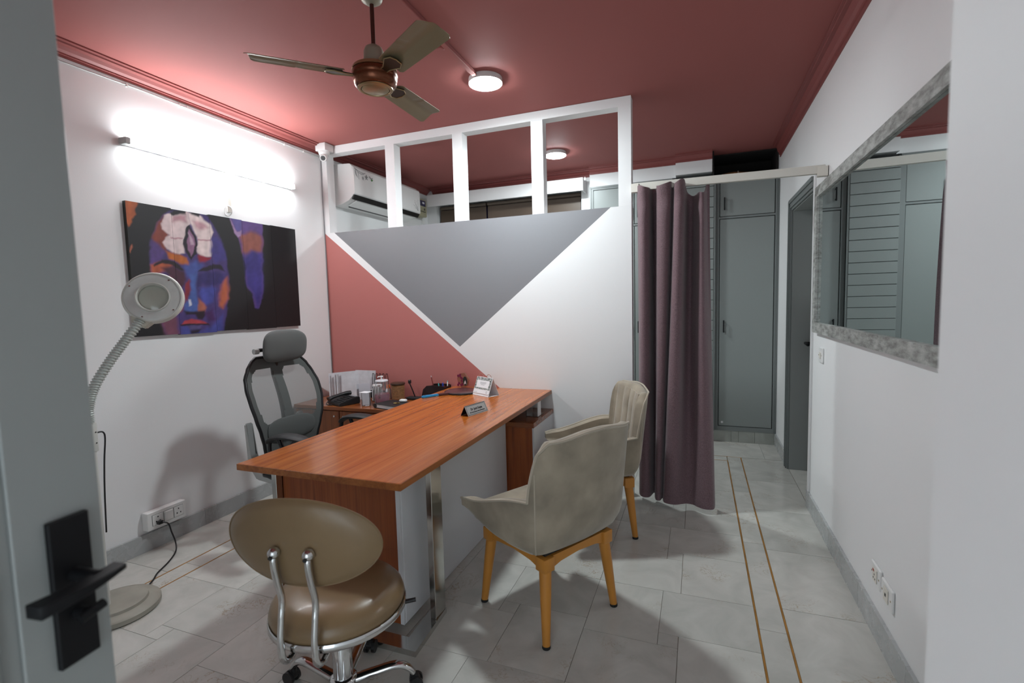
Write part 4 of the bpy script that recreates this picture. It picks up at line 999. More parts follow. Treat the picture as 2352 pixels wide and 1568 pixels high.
# ------------------------------------------------------------------ painting on five boards
def painting():
    Y0, Y1, Z0, Z1 = 1.880, 3.142, 1.281, 2.060; XF = LX + 0.028
    quad = [(178, 145), (1827, 413), (1863, 1350), (263, 1467)]   # picture corners TL TR BR BL of the design sheet
    # homography unit square -> sheet
    (x0, y0), (x1, y1), (x2, y2), (x3, y3) = quad
    dx1, dx2, sx = x1 - x2, x3 - x2, x0 - x1 + x2 - x3; dy1, dy2, sy = y1 - y2, y3 - y2, y0 - y1 + y2 - y3
    den = dx1 * dy2 - dx2 * dy1; g = (sx * dy2 - dx2 * sy) / den; h = (dx1 * sy - sx * dy1) / den
    a, b, c = x1 - x0 + g * x1, x3 - x0 + h * x3, x0; d, e, f = y1 - y0 + g * y1, y3 - y0 + h * y3, y0
    def sheet_xy(u, v):
        w = g * u + h * v + 1; return ((a * u + b * v + c) / w, (d * u + e * v + f) / w)
    SH = [
     ((190, 95, 42), 10, [(150, 120), (300, 150), (292, 200), (275, 240), (286, 280), (240, 330), (205, 400), (170, 330)]),
     ((175, 95, 70), 6, [(235, 565), (247, 600), (220, 655), (210, 640)]),
     ((74, 56, 118), 12, [(640, 225), (560, 270), (500, 340), (440, 460), (415, 560), (405, 700), (415, 850), (430, 1000), (470, 1200), (500, 1320), (560, 1460), (680, 1460), (1000, 1440), (1110, 1430), (1140, 1250), (1160, 1100), (1175, 950), (1165, 800), (1150, 700), (1100, 520), (1050, 420), (980, 300), (880, 240), (780, 215)]),
     ((140, 64, 50), 22, [(500, 350), (560, 290), (600, 480), (560, 640), (480, 580), (430, 500)]),
     ((92, 66, 132), 25, [(420, 520), (500, 570), (560, 650), (480, 740), (412, 770)]),
     ((186, 92, 60), 22, [(415, 770), (520, 730), (640, 770), (560, 830), (420, 860)]),
     ((232, 212, 212), 10, [(640, 250), (785, 235), (805, 360), (745, 520), (745, 645), (700, 662), (620, 640), (572, 612), (540, 550), (562, 500), (602, 480), (530, 420), (524, 370), (560, 285)]),
     ((196, 150, 158), 20, [(640, 290), (760, 270), (770, 350), (700, 330), (630, 345)]),
     ((238, 220, 218), 10, [(790, 245), (920, 285), (988, 350), (1030, 450), (1000, 520), (1036, 590), (1010, 682), (900, 672), (860, 640), (882, 520), (800, 340)]),
     ((205, 160, 168), 20, [(830, 330), (930, 350), (980, 400), (900, 420), (850, 390)]),
     ((190, 140, 150), 6, [(610, 495), (730, 500), (735, 512), (610, 507)]), ((190, 140, 150), 6, [(880, 510), (1000, 512), (1000, 524), (880, 522)]),
     ((24, 18, 26), 10, [(610, 262), (640, 228), (780, 225), (765, 262), (690, 275), (640, 285)]), ((24, 18, 26), 10, [(800, 238), (905, 258), (890, 298), (825, 270)]),
     ((64, 44, 110), 14, [(900, 262), (985, 290), (1000, 370), (940, 320)]),
     ((196, 106, 42), 14, [(560, 632), (700, 662), (765, 690), (785, 765), (700, 745), (600, 705)]),
     ((154, 32, 52), 14, [(865, 655), (1005, 690), (960, 722), (890, 742)]),
     ((68, 58, 134), 22, [(1000, 520), (1060, 490), (1120, 570), (1150, 710), (1050, 745), (1005, 690)]),
     ((30, 20, 34), 6, [(795, 370), (862, 490), (877, 570), (852, 650), (808, 715), (758, 640), (733, 560), (745, 480), (765, 400)]),
     ((152, 108, 142), 6, [(800, 415), (846, 505), (852, 570), (812, 682), (777, 610), (766, 520)]),
     ((205, 176, 196), 10, [(788, 450), (826, 510), (838, 562), (800, 560)]),
     ((74, 90, 164), 26, [(730, 770), (860, 720), (920, 760), (900, 810), (850, 840), (820, 880), (760, 860)]),
     ((78, 38, 58), 24, [(520, 800), (640, 775), (740, 820), (752, 920), (700, 1000), (650, 960), (600, 880)]),
     ((52, 42, 104), 22, [(850, 870), (950, 820), (1060, 840), (1132, 850), (1100, 950), (1000, 960), (900, 940), (862, 1000)]),
     ((36, 20, 26), 9, [(445, 770), (520, 715), (600, 718), (700, 758), (742, 815), (690, 800), (600, 762), (520, 748), (455, 788)]),
     ((34, 24, 42), 9, [(860, 835), (930, 778), (1020, 752), (1090, 768), (1142, 822), (1080, 815), (1000, 800), (920, 818)]),
     ((166, 86, 64), 24, [(600, 880), (700, 1000), (742, 1060), (722, 1180), (690, 1210), (660, 1100)]),
     ((76, 100, 170), 18, [(790, 850), (860, 830), (850, 950), (862, 1100), (900, 1180), (820, 1232), (740, 1212), (730, 1130), (790, 1050), (802, 930)]),
     ((142, 42, 56), 14, [(745, 950), (790, 900), (796, 1010), (762, 1110), (738, 1085)]),
     ((214, 214, 230), 8, [(776, 1095), (796, 1090), (796, 1152), (770, 1162)]),
     ((70, 76, 160), 24, [(890, 980), (1000, 960), (1050, 1000), (1012, 1120), (930, 1150), (880, 1050)]),
     ((186, 96, 66), 24, [(1100, 960), (1150, 880), (1172, 980), (1162, 1090), (1110, 1190), (1068, 1165), (1080, 1060)]),
     ((176, 100, 80), 16, [(868, 1085), (920, 1130), (946, 1172), (932, 1212), (868, 1205)]),
     ((36, 16, 34), 12, [(728, 1200), (790, 1218), (930, 1195), (942, 1232), (900, 1292), (850, 1282), (840, 1242), (750, 1242)]),
     ((72, 32, 92), 24, [(930, 1222), (1012, 1180), (1032, 1290), (960, 1312)]),
     ((122, 72, 92), 30, [(500, 1320), (650, 1220), (680, 1460), (560, 1460)]),
     ((70, 74, 150), 26, [(700, 1350), (760, 1350), (820, 1405), (900, 1405), (1000, 1350), (1100, 1250), (1110, 1430), (690, 1460)]),
     ((182, 62, 70), 10, [(735, 1300), (800, 1284), (860, 1292), (930, 1312), (962, 1332), (860, 1332), (700, 1338)]),
     ((34, 14, 30), 6, [(688, 1334), (960, 1324), (972, 1342), (700, 1352)]),
     ((88, 78, 124), 14, [(750, 1352), (900, 1347), (880, 1388), (800, 1397)]),
     ((30, 18, 34), 14, [(790, 1395), (890, 1392), (860, 1425), (800, 1425)]),
     ((100, 72, 138), 10, [(1192, 295), (1517, 345), (1512, 500), (1500, 800), (1506, 1030), (1470, 1130), (1450, 1178), (1425, 1178), (1405, 1130), (1400, 1040), (1350, 980), (1325, 880), (1347, 780), (1310, 660), (1285, 600), (1275, 500), (1240, 460), (1210, 380)]),
     ((152, 88, 76), 26, [(1290, 475), (1400, 430), (1500, 480), (1500, 625), (1400, 645), (1310, 645)]),
     ((60, 50, 128), 28, [(1322, 690), (1400, 620), (1502, 645), (1502, 1030), (1440, 1175), (1402, 1040), (1345, 950)]),
     ((98, 90, 156), 10, [(1212, 300), (1304, 320), (1302, 430), (1256, 430), (1230, 390)]),
     ((168, 138, 178), 8, [(1195, 300), (1228, 400), (1260, 440), (1306, 425), (1302, 482), (1272, 500), (1230, 450), (1208, 380)]),
    ]
    def inside_dist(px, py, poly):
        ins = False; best = 1e9; n = len(poly)
        for i in range(n):
            ax, ay = poly[i]; bx, by = poly[(i + 1) % n]
            if (ay > py) != (by > py) and px < (bx - ax) * (py - ay) / (by - ay) + ax: ins = not ins
            vx, vy = bx - ax, by - ay; wx, wy = px - ax, py - ay
            k = max(0.0, min(1.0, (wx * vx + wy * vy) / (vx * vx + vy * vy + 1e-9)))
            dd = (wx - k * vx) ** 2 + (wy - k * vy) ** 2
            if dd < best: best = dd
        return (1 if ins else -1) * sqrt(best)
    boxes = [(min(p[0] for p in s[2]) - s[1], max(p[0] for p in s[2]) + s[1], min(p[1] for p in s[2]) - s[1], max(p[1] for p in s[2]) + s[1]) for s in SH]
    SHL = [(lin(s[0]), s[1], s[2]) for s in SH]
    from mathutils import noise as mn
    def colour(u, v):
        px, py = sheet_xy(u, v)
        n1 = mn.noise(Vector((px * .012, py * .012, 0))); n2 = mn.noise(Vector((px * .03, py * .03, 4)))
        qx, qy = px + 12 * n1 + 6 * n2, py + 12 * mn.noise(Vector((px * .012, py * .012, 9))) + 5 * n2
        col = [0.0085, 0.0070, 0.0085]
        br = 0.86 + 0.22 * mn.noise(Vector((px * .02, py * .006, 2))) + 0.12 * n2
        for (lc, sf, poly), (bx0, bx1, by0, by1) in zip(SHL, boxes):
            if qx < bx0 or qx > bx1 or qy < by0 or qy > by1: continue
            dd = inside_dist(qx, qy, poly)
            k = max(0.0, min(1.0, 0.5 + dd / (2.0 * sf)))
            if k > 0:
                k = k * k * (3 - 2 * k)
                for c_ in range(3): col[c_] += (lc[c_] * br - col[c_]) * k
        return col
    m = M('painting_print', (0.5, 0.5, 0.5), 0.5)
    at_ = m.node_tree.nodes.new('ShaderNodeVertexColor'); at_.layer_name = 'print'
    m.node_tree.links.new(at_.outputs[0], m.node_tree.nodes['Principled BSDF'].inputs['Base Color'])
    t = thing('wall_painting', 'five-board painting of a blue and orange face on black', 'painting', (LX, 2.51, 1.281))
    cuts_ = [0.0, 0.2063, 0.4064, 0.606, 0.8073, 1.0]
    res = 0.0052
    for k in range(5):
        u0, u1 = cuts_[k], cuts_[k + 1]; ya, yb = Y0 + (Y1 - Y0) * u0 + 0.0006, Y0 + (Y1 - Y0) * u1 - 0.0006
        lift = (0.0, -0.004, 0.002, -0.002, 0.001)[k]
        obj('board', BOX(LX + 0.002, XF - 0.0005, ya, yb, Z0 + lift, Z1 + lift), 'photo_dark', t, smooth=0)
        nu = int((yb - ya) / res); nv = int((Z1 - Z0) / res)
        bm = bmesh.new(); cl = bm.verts.layers.float_color.new('print')
        G = []
        for i in range(nu + 1):
            row = []
            for j in range(nv + 1):
                uu = (ya + (yb - ya) * i / nu - Y0) / (Y1 - Y0); vv = 1 - j / nv
                vert = bm.verts.new((XF, ya + (yb - ya) * i / nu, Z0 + lift + (Z1 - Z0) * j / nv))
                vert[cl] = (*colour(uu, vv), 1); row.append(vert)
            G.append(row)
        for i in range(nu):
            for j in range(nv): bm.faces.new((G[i][j], G[i + 1][j], G[i + 1][j + 1], G[i][j + 1]))
        obj('print', bm, m, t.children[-1] if False else t, smooth=0, recalc=False)
painting()

# ------------------------------------------------------------------ mirror, switches, sockets on the walls
mr = thing('wall_mirror', 'large mirror in a weathered grey frame on the right wall', 'mirror', (RX, 2.7, 1.19))
MY0, MY1, MZ0, MZ1, FW = 1.62, 3.562, 1.193, 2.080, 0.062
obj('glass', BOX(RX - 0.014, RX - 0.002, MY0 + 0.03, MY1 - 0.03, MZ0 + 0.03, MZ1 - 0.03), 'mirror_glass', mr, smooth=0)
def frame_bar(poly): obj('frame_bar', PRISM(poly, RX - 0.030, RX - 0.0145, 0), 'mirror_frame_grey', mr, smooth=0)
frame_bar([(MY0, MZ1), (MY1, MZ1), (MY1 - FW, MZ1 - FW), (MY0 + FW, MZ1 - FW)]); frame_bar([(MY0, MZ0), (MY1, MZ0), (MY1 - FW, MZ0 + FW), (MY0 + FW, MZ0 + FW)])
frame_bar([(MY1, MZ0 + .0006), (MY1, MZ1 - .0006), (MY1 - FW, MZ1 - FW - .0006), (MY1 - FW, MZ0 + FW + .0006)]); frame_bar([(MY0, MZ0 + .0006), (MY0, MZ1 - .0006), (MY0 + FW, MZ1 - FW - .0006), (MY0 + FW, MZ0 + FW + .0006)])
obj('backing', BOX(RX - 0.0138, RX - 0.001, MY0 + 0.004, MY1 - 0.004, MZ0 + 0.004, MZ0 + 0.029), 'print_grey', mr, smooth=0)
sw = thing('light_switch', 'white light switch plate between the far door and mirror', 'switch', (RX, 3.41, 1.06))
obj('plate', BOX(RX - 0.010, RX - .0005, 3.365, 3.462, 1.015, 1.106, 0.003, 1), 'white_plastic', sw, smooth=30)
obj('rocker', BOX(RX - 0.014, RX - 0.0102, 3.400, 3.430, 1.040, 1.080, 0.002, 1), 'cream_plastic', sw, smooth=0)
for y in (3.378, 3.452): obj('screw', BOX(RX - 0.0112, RX - 0.0102, y - .003, y + .003, 1.057, 1.063), 'fan_gold', sw, smooth=0)
def wall_socket(label, y0, y1, z0, z1, red):
    t = thing('wall_socket', label, 'socket', (RX, (y0 + y1) / 2, z0), 0, 'sockets on the right wall')
    obj('plate', BOX(RX - 0.011, RX - .0005, y0, y1, z0, z1, 0.003, 1), 'white_plastic', t, smooth=30)
    ym, zm = (y0 + y1) / 2, (z0 + z1) / 2
    obj('insert', BOX(RX - 0.0145, RX - 0.0112, ym - 0.024, ym + 0.024, zm - 0.028, zm + 0.028, 0.002, 1), 'cream_plastic', t, smooth=0)
    if red:
        obj('indicator', BOX(RX - 0.0155, RX - 0.0146, ym + 0.004, ym + 0.020, zm + 0.012, zm + 0.021), 'indicator_red', t, smooth=0)
        for dy, dz in ((0, 0.002), (-0.010, -0.014), (0.010, -0.014)): obj('pin_hole', BOX(RX - 0.0152, RX - 0.0146, ym + dy - .003, ym + dy + .003, zm + dz - .003, zm + dz + .003), 'ink', t, smooth=0)
    else: obj('pin_hole', BOX(RX - 0.0152, RX - 0.0146, ym - .006, ym + .006, zm - .006, zm + .006), 'ink', t, smooth=0)
    for y in (y0 + 0.012, y1 - 0.012): obj('screw', BOX(RX - 0.0122, RX - 0.0112, y - .003, y + .003, zm - .003, zm + .003), 'fan_gold', t, smooth=0)
wall_socket('white wall socket with red indicator low below the mirror', 2.292, 2.402, 0.216, 0.302, True)
wall_socket('white wall socket with one round hole, lower right of the red-indicator socket', 2.160, 2.276, 0.205, 0.292, False)

sk = thing('socket_box', 'white surface socket box with a plug above the left skirting', 'socket', (LX, 1.95, 0.13))
obj('box', BOX(LX + 0.001, LX + 0.05, 1.840, 2.072, 0.128, 0.236, 0.003, 1), 'white_plastic', sk, smooth=30)
for ya, yb, kind in ((1.868, 1.930, 0), (1.936, 1.990, 1), (1.996, 2.052, 0)):
    md = obj('module', BOX(LX + 0.0502, LX + 0.0535, ya, yb, 0.152, 0.214, 0.001, 1), 'white_plastic', sk, smooth=0)
    obj('module_gap', BOX(LX + 0.0501, LX + 0.0508, ya - .0016, yb + .0016, 0.1504, 0.2156), 'ink', sk, smooth=0)
    ym = (ya + yb) / 2
    if kind: obj('rocker', BOX(LX + 0.0536, LX + 0.058, ya + .003, yb - .003, 0.155, 0.211, 0.002, 1), 'white_plastic', md, smooth=0)
    else:
        for dy, dz in ((0, 0.016), (-0.011, -0.010), (0.011, -0.010)): obj('pin_hole', BOX(LX + 0.0536, LX + 0.0542, ym + dy - .003, ym + dy + .003, 0.183 + dz - .004, 0.183 + dz + .004), 'ink', md, smooth=0)
pg = thing('power_plug', 'black plug and cord leading from the socket box to the lamp base', 'cord', (LX + 0.06, 1.9, 0.165))
obj('plug', BOX(LX + 0.0545, LX + 0.082, 1.884, 1.914, 0.155, 0.176, 0.006, 2), 'black_plastic', pg, smooth=40)
obj('cord', TUBE(smooth_curve([(LX + 0.08, 1.905, 0.166), (LX + 0.10, 1.925, 0.150), (LX + 0.115, 1.930, 0.10), (LX + 0.15, 1.925, 0.045), (LX + 0.20, 1.89, 0.012), (LX + 0.27, 1.80, 0.0055), (LX + 0.33, 1.70, 0.0055), (LX + 0.375, 1.65, 0.0055), (-2.672, 1.605, 0.0055)], 8), 0.0042, 8), 'black_plastic', pg)

# ------------------------------------------------------------------ magnifier floor lamp
def magnifier():
    bx, by = -2.600, 1.408
    t = thing('magnifier_lamp', 'off-white magnifying floor lamp with ribbed gooseneck', 'lamp', (bx, by, 0))
    obj('base', LATHE([(0, 0.001), (0.172, 0.001), (0.178, 0.006), (0.178, 0.026), (0.170, 0.034), (0.130, 0.040), (0.126, 0.052), (0.118, 0.054), (0, 0.055)], 56, at(bx, by, 0)), 'lamp_base', t)
    px, py = -2.600, 1.368
    obj('pole', TUBE([(px, py, 0.048), (px, py, 0.79)], 0.0185, 20), 'lamp_white', t)
    jn = obj('joint', BOX(px - 0.021, px + 0.021, py - 0.021, py + 0.021, 0.79, 0.925, 0.005, 2), 'lamp_white', t, smooth=30)
    for z in (0.83, 0.88): obj('screw', TUBE([(px + 0.0205, py + 0.012, z), (px + 0.0225, py + 0.012, z)], 0.003, 8), 'black_plastic', jn)
    obj('cord', TUBE(smooth_curve([(px + 0.012, py + 0.020, 0.875), (px + 0.012, py + 0.045, 0.872), (px + 0.012, py + 0.052, 0.84), (px + 0.014, py + 0.040, 0.74), (px + 0.014, py + 0.030, 0.60), (px + 0.012, py + 0.0225, 0.40)], 6), 0.0035, 8), 'black_plastic', t)
    gp = smooth_curve([(px, py, 0.92), (px + 0.002, py + 0.004, 1.00), (px + 0.012, py + 0.030, 1.09), (px + 0.035, py + 0.085, 1.195), (px + 0.06, py + 0.145, 1.29), (px + 0.088, py + 0.205, 1.385)], 36)
    n = len(gp); obj('gooseneck', TUBE(gp, [0.0205 + 0.0022 * (1 if (i % 4) < 2 else -1) for i in range(n)], 18), 'gooseneck_metal', t, smooth=60)
    hc = V(px + 0.095, py + 0.268, 1.492)
    nrm = V(0.66, -0.66, 0.24).normalized(); q = nrm.to_track_quat('Z', 'Y').to_matrix().to_4x4()
    Mh = at(*hc) @ q
    hd = obj('lamp_head', LATHE([(0.066, -0.030), (0.116, -0.030), (0.127, -0.020), (0.1285, 0.004), (0.123, 0.014), (0.117, 0.016), (0.117, 0.010), (0.066, 0.010), (0.064, -0.005)], 56, Mh), 'lamp_white', t)
    obj('diffuser_ring', LATHE([(0.072, 0.0105), (0.1165, 0.0105), (0.1165, 0.0135), (0.095, 0.0165), (0.074, 0.0145)], 56, Mh), 'lamp_diffuser', hd)
    obj('lens_bezel', LATHE([(0.064, -0.004), (0.0735, 0.008), (0.0735, 0.0205), (0.068, 0.022), (0.0655, 0.012), (0.062, 0.002)], 56, Mh), 'lamp_white', hd)
    obj('lens', LATHE([(0, 0.004), (0.03, 0.003), (0.0635, -0.003), (0.0635, -0.007), (0.03, -0.012), (0, -0.013)], 48, Mh), 'lens_glass', hd)
    for a in (0.9, 2.6, 4.3, 5.6): obj('screw', LATHE([(0, 0.0175), (0.004, 0.017), (0.004, 0.0135), (0, 0.0135)], 10, Mh @ at(0.108 * cos(a), 0.108 * sin(a), 0)), 'steel', hd)
    # clamp between neck and head
    dn = (gp[-1] - hc); dn = (dn - nrm * dn.dot(nrm)).normalized(); sd = nrm.cross(dn)
    bm = bmesh.new(); o0 = hc + dn * 0.112
    vs = []
    for k, hw_, zz in ((0.0, 0.050, -0.026), (0.0, 0.050, 0.012), (0.040, 0.030, -0.026), (0.040, 0.030, 0.012)):
        for s in (-1, 1): vs.append(bm.verts.new(o0 + dn * k + sd * s * hw_ + nrm * zz))
    for qd in ((0, 1, 3, 2), (4, 6, 7, 5), (0, 2, 6, 4), (1, 5, 7, 3), (2, 3, 7, 6), (0, 4, 5, 1)): bm.faces.new([vs[i] for i in qd])
    bmesh.ops.bevel(bm, geom=bm.edges[:], offset=0.004, segments=2, affect='EDGES')
    obj('neck_clamp', bm, 'lamp_yellowed', hd, smooth=40)
magnifier()

# ------------------------------------------------------------------ things on the credenza (top at 0.65)
CT, DT = 0.6503, 0.7627
def phone():
    t = thing('desk_phone', 'black corded desk telephone on the credenza', 'telephone', (-2.665, 3.155, CT), rad(-22))
    def P(n, bm, m, parent=None, smooth=40): return obj(n, bm, m, parent or t, world=False, smooth=smooth)
    b = PRISM([(-0.09, 0.0003), (0.09, 0.0003), (0.09, 0.055), (0.05, 0.055), (-0.09, 0.022)], -0.10, 0.10, 0)
    bmesh.ops.bevel(b, geom=b.edges[:], offset=0.006, segments=2, affect='EDGES'); P('body', b, 'black_plastic')
    hs = smooth_curve([(-0.070, -0.095, 0.040), (-0.070, -0.06, 0.052), (-0.070, 0.0, 0.062), (-0.070, 0.06, 0.070), (-0.070, 0.095, 0.066)], 6)
    n = len(hs); P('handset', TUBE(hs, [0.028 - 0.010 * sin(pi * i / (n - 1)) for i in range(n)], 14, squash=(0.7, 1.0)), 'black_plastic')
    kb = bmesh.new()
    for i in range(4):
        for j in range(5):
            x, y = -0.012 + i * 0.025, -0.065 + j * 0.027
            z = 0.022 + (y + 0.09) / 0.14 * 0.033
            box(kb, x - 0.009, x + 0.009, y - 0.009, y + 0.009, z - 0.004, z + 0.005)
    P('keypad', kb, 'black_soft', smooth=0)
    P('screen', BOX(-0.02, 0.075, 0.055, 0.085, 0.055, 0.0575), 'print_grey', smooth=0)
    P('coil_cord', TUBE(smooth_curve([(-0.066, -0.098, 0.030), (-0.06, -0.118, 0.012), (-0.03, -0.122, 0.006), (0.0, -0.10, 0.006)], 6), 0.004, 8), 'black_plastic')
phone()
# row of upright sleeves and cards against the partition
docs = [(-2.925, 0.205, 0.006, 4, 'plastic_sleeve'), (-2.895, 0.198, 0.007, -3, 'paper_grey'), (-2.868, 0.205, 0.006, 6, 'paper'), (-2.842, 0.208, 0.008, 2, 'paper_grey'), (-2.815, 0.212, 0.006, -5, 'paper'), (-2.790, 0.220, 0.007, 3, 'plastic_sleeve')]
for i, (x, h, w, tilt, m) in enumerate(docs):
    t = thing('document_sleeve', ('leftmost', 'second from left', 'third from left', 'fourth from left', 'fifth from left', 'rightmost')[i] + ' upright paper sleeve in the row behind the telephone', 'sleeve', (x, 3.40, CT), rad(-38 + tilt), 'papers standing on the credenza')
    b = BOX(-w / 2, w / 2, -0.075, 0.075, 0.0003, h, 0.0008, 1); obj('sheets', b, m, t, world=False, smooth=0)
    obj('cover', BOX(w / 2 + 0.0004, w / 2 + 0.0016, -0.078, 0.078, 0.0003, h + 0.006), 'plastic_sleeve', t, world=False, smooth=0)
t = thing('paper_folder', 'large pale folder leaning upright beside the paper sleeves', 'folder', (-2.675, 3.455, CT))
obj('cover', xf(BOX(-0.10, 0.105, -0.003, 0.003, 0.0003, 0.228), Matrix()), 'plastic_sleeve', t, world=False, smooth=0)
obj('sheets', BOX(-0.097, 0.10, 0.0034, 0.010, 0.0003, 0.220), 'paper', t, world=False, smooth=0)
for x, y, m, lb in ((-2.650, 3.372, 'paper', 'small white card standing in front of the pale folder'), (-2.618, 3.360, 'card_green', 'small greyish green card standing beside the white card')):
    t = thing('card', lb, 'card', (x, y, CT), rad(-42))
    obj('card_sheet', BOX(-0.0022, 0.0022, -0.045, 0.045, 0.0003, 0.125, 0.0005, 1), m, t, world=False, smooth=0)
    obj('card_back', BOX(0.0026, 0.0040, -0.046, 0.046, 0.0003, 0.128), 'paper_grey', t, world=False, smooth=0)
t = thing('wire_rack', 'black wire letter rack behind the water jug', 'rack', (-2.52, 3.44, CT))
pts = []
for k in range(5):
    x = -2.60 + k * 0.034; pts += [(x, 3.44, CT + 0.06), (x + 0.008, 3.44, CT + 0.19), (x + 0.017, 3.44, CT + 0.205), (x + 0.026, 3.44, CT + 0.19)]
pts.append((-2.43, 3.44, CT + 0.06))
obj('wires', TUBE(smooth_curve(pts, 4), 0.0026, 6), 'black_metal', t)
obj('rack_base', BOX(-2.61, -2.42, 3.425, 3.455, CT + 0.0003, CT + 0.062, 0.002, 1), 'black_metal', t, smooth=0)
t = thing('storage_jar', 'clear jar of yellow sachets behind the ribbed tumbler', 'jar', (-2.455, 3.315, CT))
obj('glass', LATHE([(0.0, 0.0004), (0.040, 0.0004), (0.044, 0.006), (0.044, 0.10), (0.036, 0.118), (0.034, 0.118), (0.0405, 0.10), (0.0405, 0.008), (0, 0.004)], 28, at(-2.455, 3.315, CT)), 'clear_plastic', t)
obj('lid', LATHE([(0, 0.1185), (0.037, 0.1185), (0.040, 0.124), (0.038, 0.135), (0, 0.138)], 28, at(-2.455, 3.315, CT)), 'white_plastic', t)
obj('sachets', BOX(-2.478, -2.432, 3.298, 3.332, CT + 0.006, CT + 0.10, 0.006, 1), 'card_green', t, smooth=0)
t = thing('glass_tumbler', 'ribbed glass tumbler covered with a paper square', 'glass', (-2.432, 3.135, CT))
bm = bmesh.new(); n = 48; prof = [(0.030, 0.0004), (0.033, 0.006), (0.036, 0.105), (0.0345, 0.105), (0.0315, 0.008), (0.012, 0.006)]
rings = [[bm.verts.new((r * (1 + (0.035 if j % 2 == 0 and 0 < i < 2 else 0)) * cos(2 * pi * j / n), r * (1 + (0.035 if j % 2 == 0 and 0 < i < 2 else 0)) * sin(2 * pi * j / n), z)) for j in range(n)] for i, (r, z) in enumerate(prof)]
for A, B in zip(rings, rings[1:]):
    for j in range(n): bm.faces.new((A[j], A[(j + 1) % n], B[(j + 1) % n], B[j]))
bm.faces.new(rings[0][::-1]); bm.faces.new(rings[-1]); xf(bm, at(-2.432, 3.135, CT))
obj('glass', bm, 'glass', t)
obj('paper_cover', BOX(-2.470, -2.396, 3.100, 3.170, CT + 0.1054, CT + 0.1066), 'paper', t, smooth=0)
def jug():
    x, y = -2.352, 3.235
    t = thing('water_jug', 'clear plastic jug with pink water and a white pump top', 'jug', (x, y, CT))
    obj('vessel', LATHE([(0, 0.0004), (0.056, 0.0004), (0.060, 0.006), (0.060, 0.085), (0.056, 0.10), (0.052, 0.16), (0.050, 0.178), (0.0475, 0.178), (0.0495, 0.16), (0.0535, 0.10), (0.0575, 0.085), (0.0575, 0.008), (0, 0.004)], 36, at(x, y, CT)), 'clear_plastic', t)
    obj('water', LATHE([(0, 0.0045), (0.0565, 0.0085), (0.0565, 0.080), (0, 0.080)], 36, at(x, y, CT)), 'pink_water', t)
    obj('lid', LATHE([(0, 0.1785), (0.050, 0.1785), (0.051, 0.184), (0.046, 0.190), (0, 0.191)], 32, at(x, y, CT)), 'plastic_sleeve', t)
    d = V(0.30, -0.95, 0).normalized()
    obj('handle', TUBE(smooth_curve([V(x, y, CT + 0.150) + d * 0.052, V(x, y, CT + 0.155) + d * 0.085, V(x, y, CT + 0.125) + d * 0.098, V(x, y, CT + 0.075) + d * 0.094, V(x, y, CT + 0.055) + d * 0.060], 6), 0.007, 10), 'clear_plastic', t)
    pm = obj('pump', LATHE([(0, 0.1915), (0.010, 0.1915), (0.010, 0.197), (0.005, 0.199), (0.005, 0.212), (0.012, 0.213), (0.012, 0.222), (0, 0.224)], 18, at(x, y, CT)), 'white_plastic', t)
    obj('spout', TUBE([V(x, y, CT + 0.218), V(x - 0.022, y - 0.010, CT + 0.216), V(x - 0.028, y - 0.012, CT + 0.210)], 0.0045, 8), 'white_plastic', pm)
jug()
t = thing('wicker_jar', 'round wicker jar with a dark brown lid', 'jar', (-2.335, 3.430, CT))
obj('body', LATHE([(0, 0.0005)] + [(0.050 + 0.0025 * (1 if i % 2 else -1) + 0.004 * i / 26, 0.002 + 0.0046 * i) for i in range(27)] + [(0, 0.122)], 40, at(-2.335, 3.430, CT)), 'wicker', t)
obj('lid', LATHE([(0, 0.1225), (0.058, 0.1225), (0.061, 0.127), (0.060, 0.135), (0.052, 0.138), (0, 0.139)], 40, at(-2.335, 3.430, CT)), 'lid_brown', t)
t = thing('small_bottle', 'small bottle with an orange cap behind the water jug', 'bottle', (-2.424, 3.425, CT))
obj('body', LATHE([(0, 0.0005), (0.022, 0.0005), (0.022, 0.075), (0.012, 0.088), (0, 0.088)], 20, at(-2.424, 3.425, CT)), 'plastic_sleeve', t)
obj('cap', LATHE([(0, 0.0885), (0.014, 0.0885), (0.010, 0.118), (0, 0.120)], 16, at(-2.424, 3.425, CT)), 'orange_plastic', t)
t = thing('phone_holder', 'black bent gooseneck phone holder against the pink wall', 'holder', (-2.235, 3.45, CT))
obj('foot', BOX(-2.25, -2.12, 3.41, 3.48, CT + 0.0003, CT + 0.022, 0.006, 2), 'black_soft', t, smooth=40)
obj('neck', TUBE(smooth_curve([(-2.185, 3.45, CT + 0.02), (-2.205, 3.45, CT + 0.07), (-2.227, 3.45, CT + 0.12), (-2.232, 3.45, CT + 0.132)], 5), 0.005, 8), 'black_metal', t)
obj('clamp', BOX(-2.242, -2.222, 3.437, 3.463, CT + 0.130, CT + 0.160, 0.004, 1), 'black_plastic', t, smooth=0)
t = thing('notebook', 'thick black notebook lying on the credenza', 'notebook', (-2.165, 3.125, CT), rad(-14))
obj('pages', BOX(-0.118, 0.118, -0.083, 0.083, 0.005, 0.030), 'paper', t, world=False, smooth=0)
obj('cover', BOX(-0.122, 0.122, -0.088, 0.088, 0.0303, 0.035, 0.0015, 1), 'notebook_black', t, world=False, smooth=0)
obj('cover', BOX(-0.122, 0.122, -0.088, 0.088, 0.0003, 0.0047, 0.0015, 1), 'notebook_black', t, world=False, smooth=0)
obj('spine', TUBE([(-0.122, -0.088, 0.0177), (-0.122, 0.088, 0.0177)], 0.0174, 12), 'notebook_black', t, world=False)
t = thing('earbud_case', 'small white earbud case on the black notebook', 'case', (-2.115, 3.170, CT + 0.0355))
obj('case', BOX(-2.142, -2.088, 3.150, 3.190, CT + 0.0356, CT + 0.0575, 0.0100, 4), 'white_plastic', t, smooth=60)
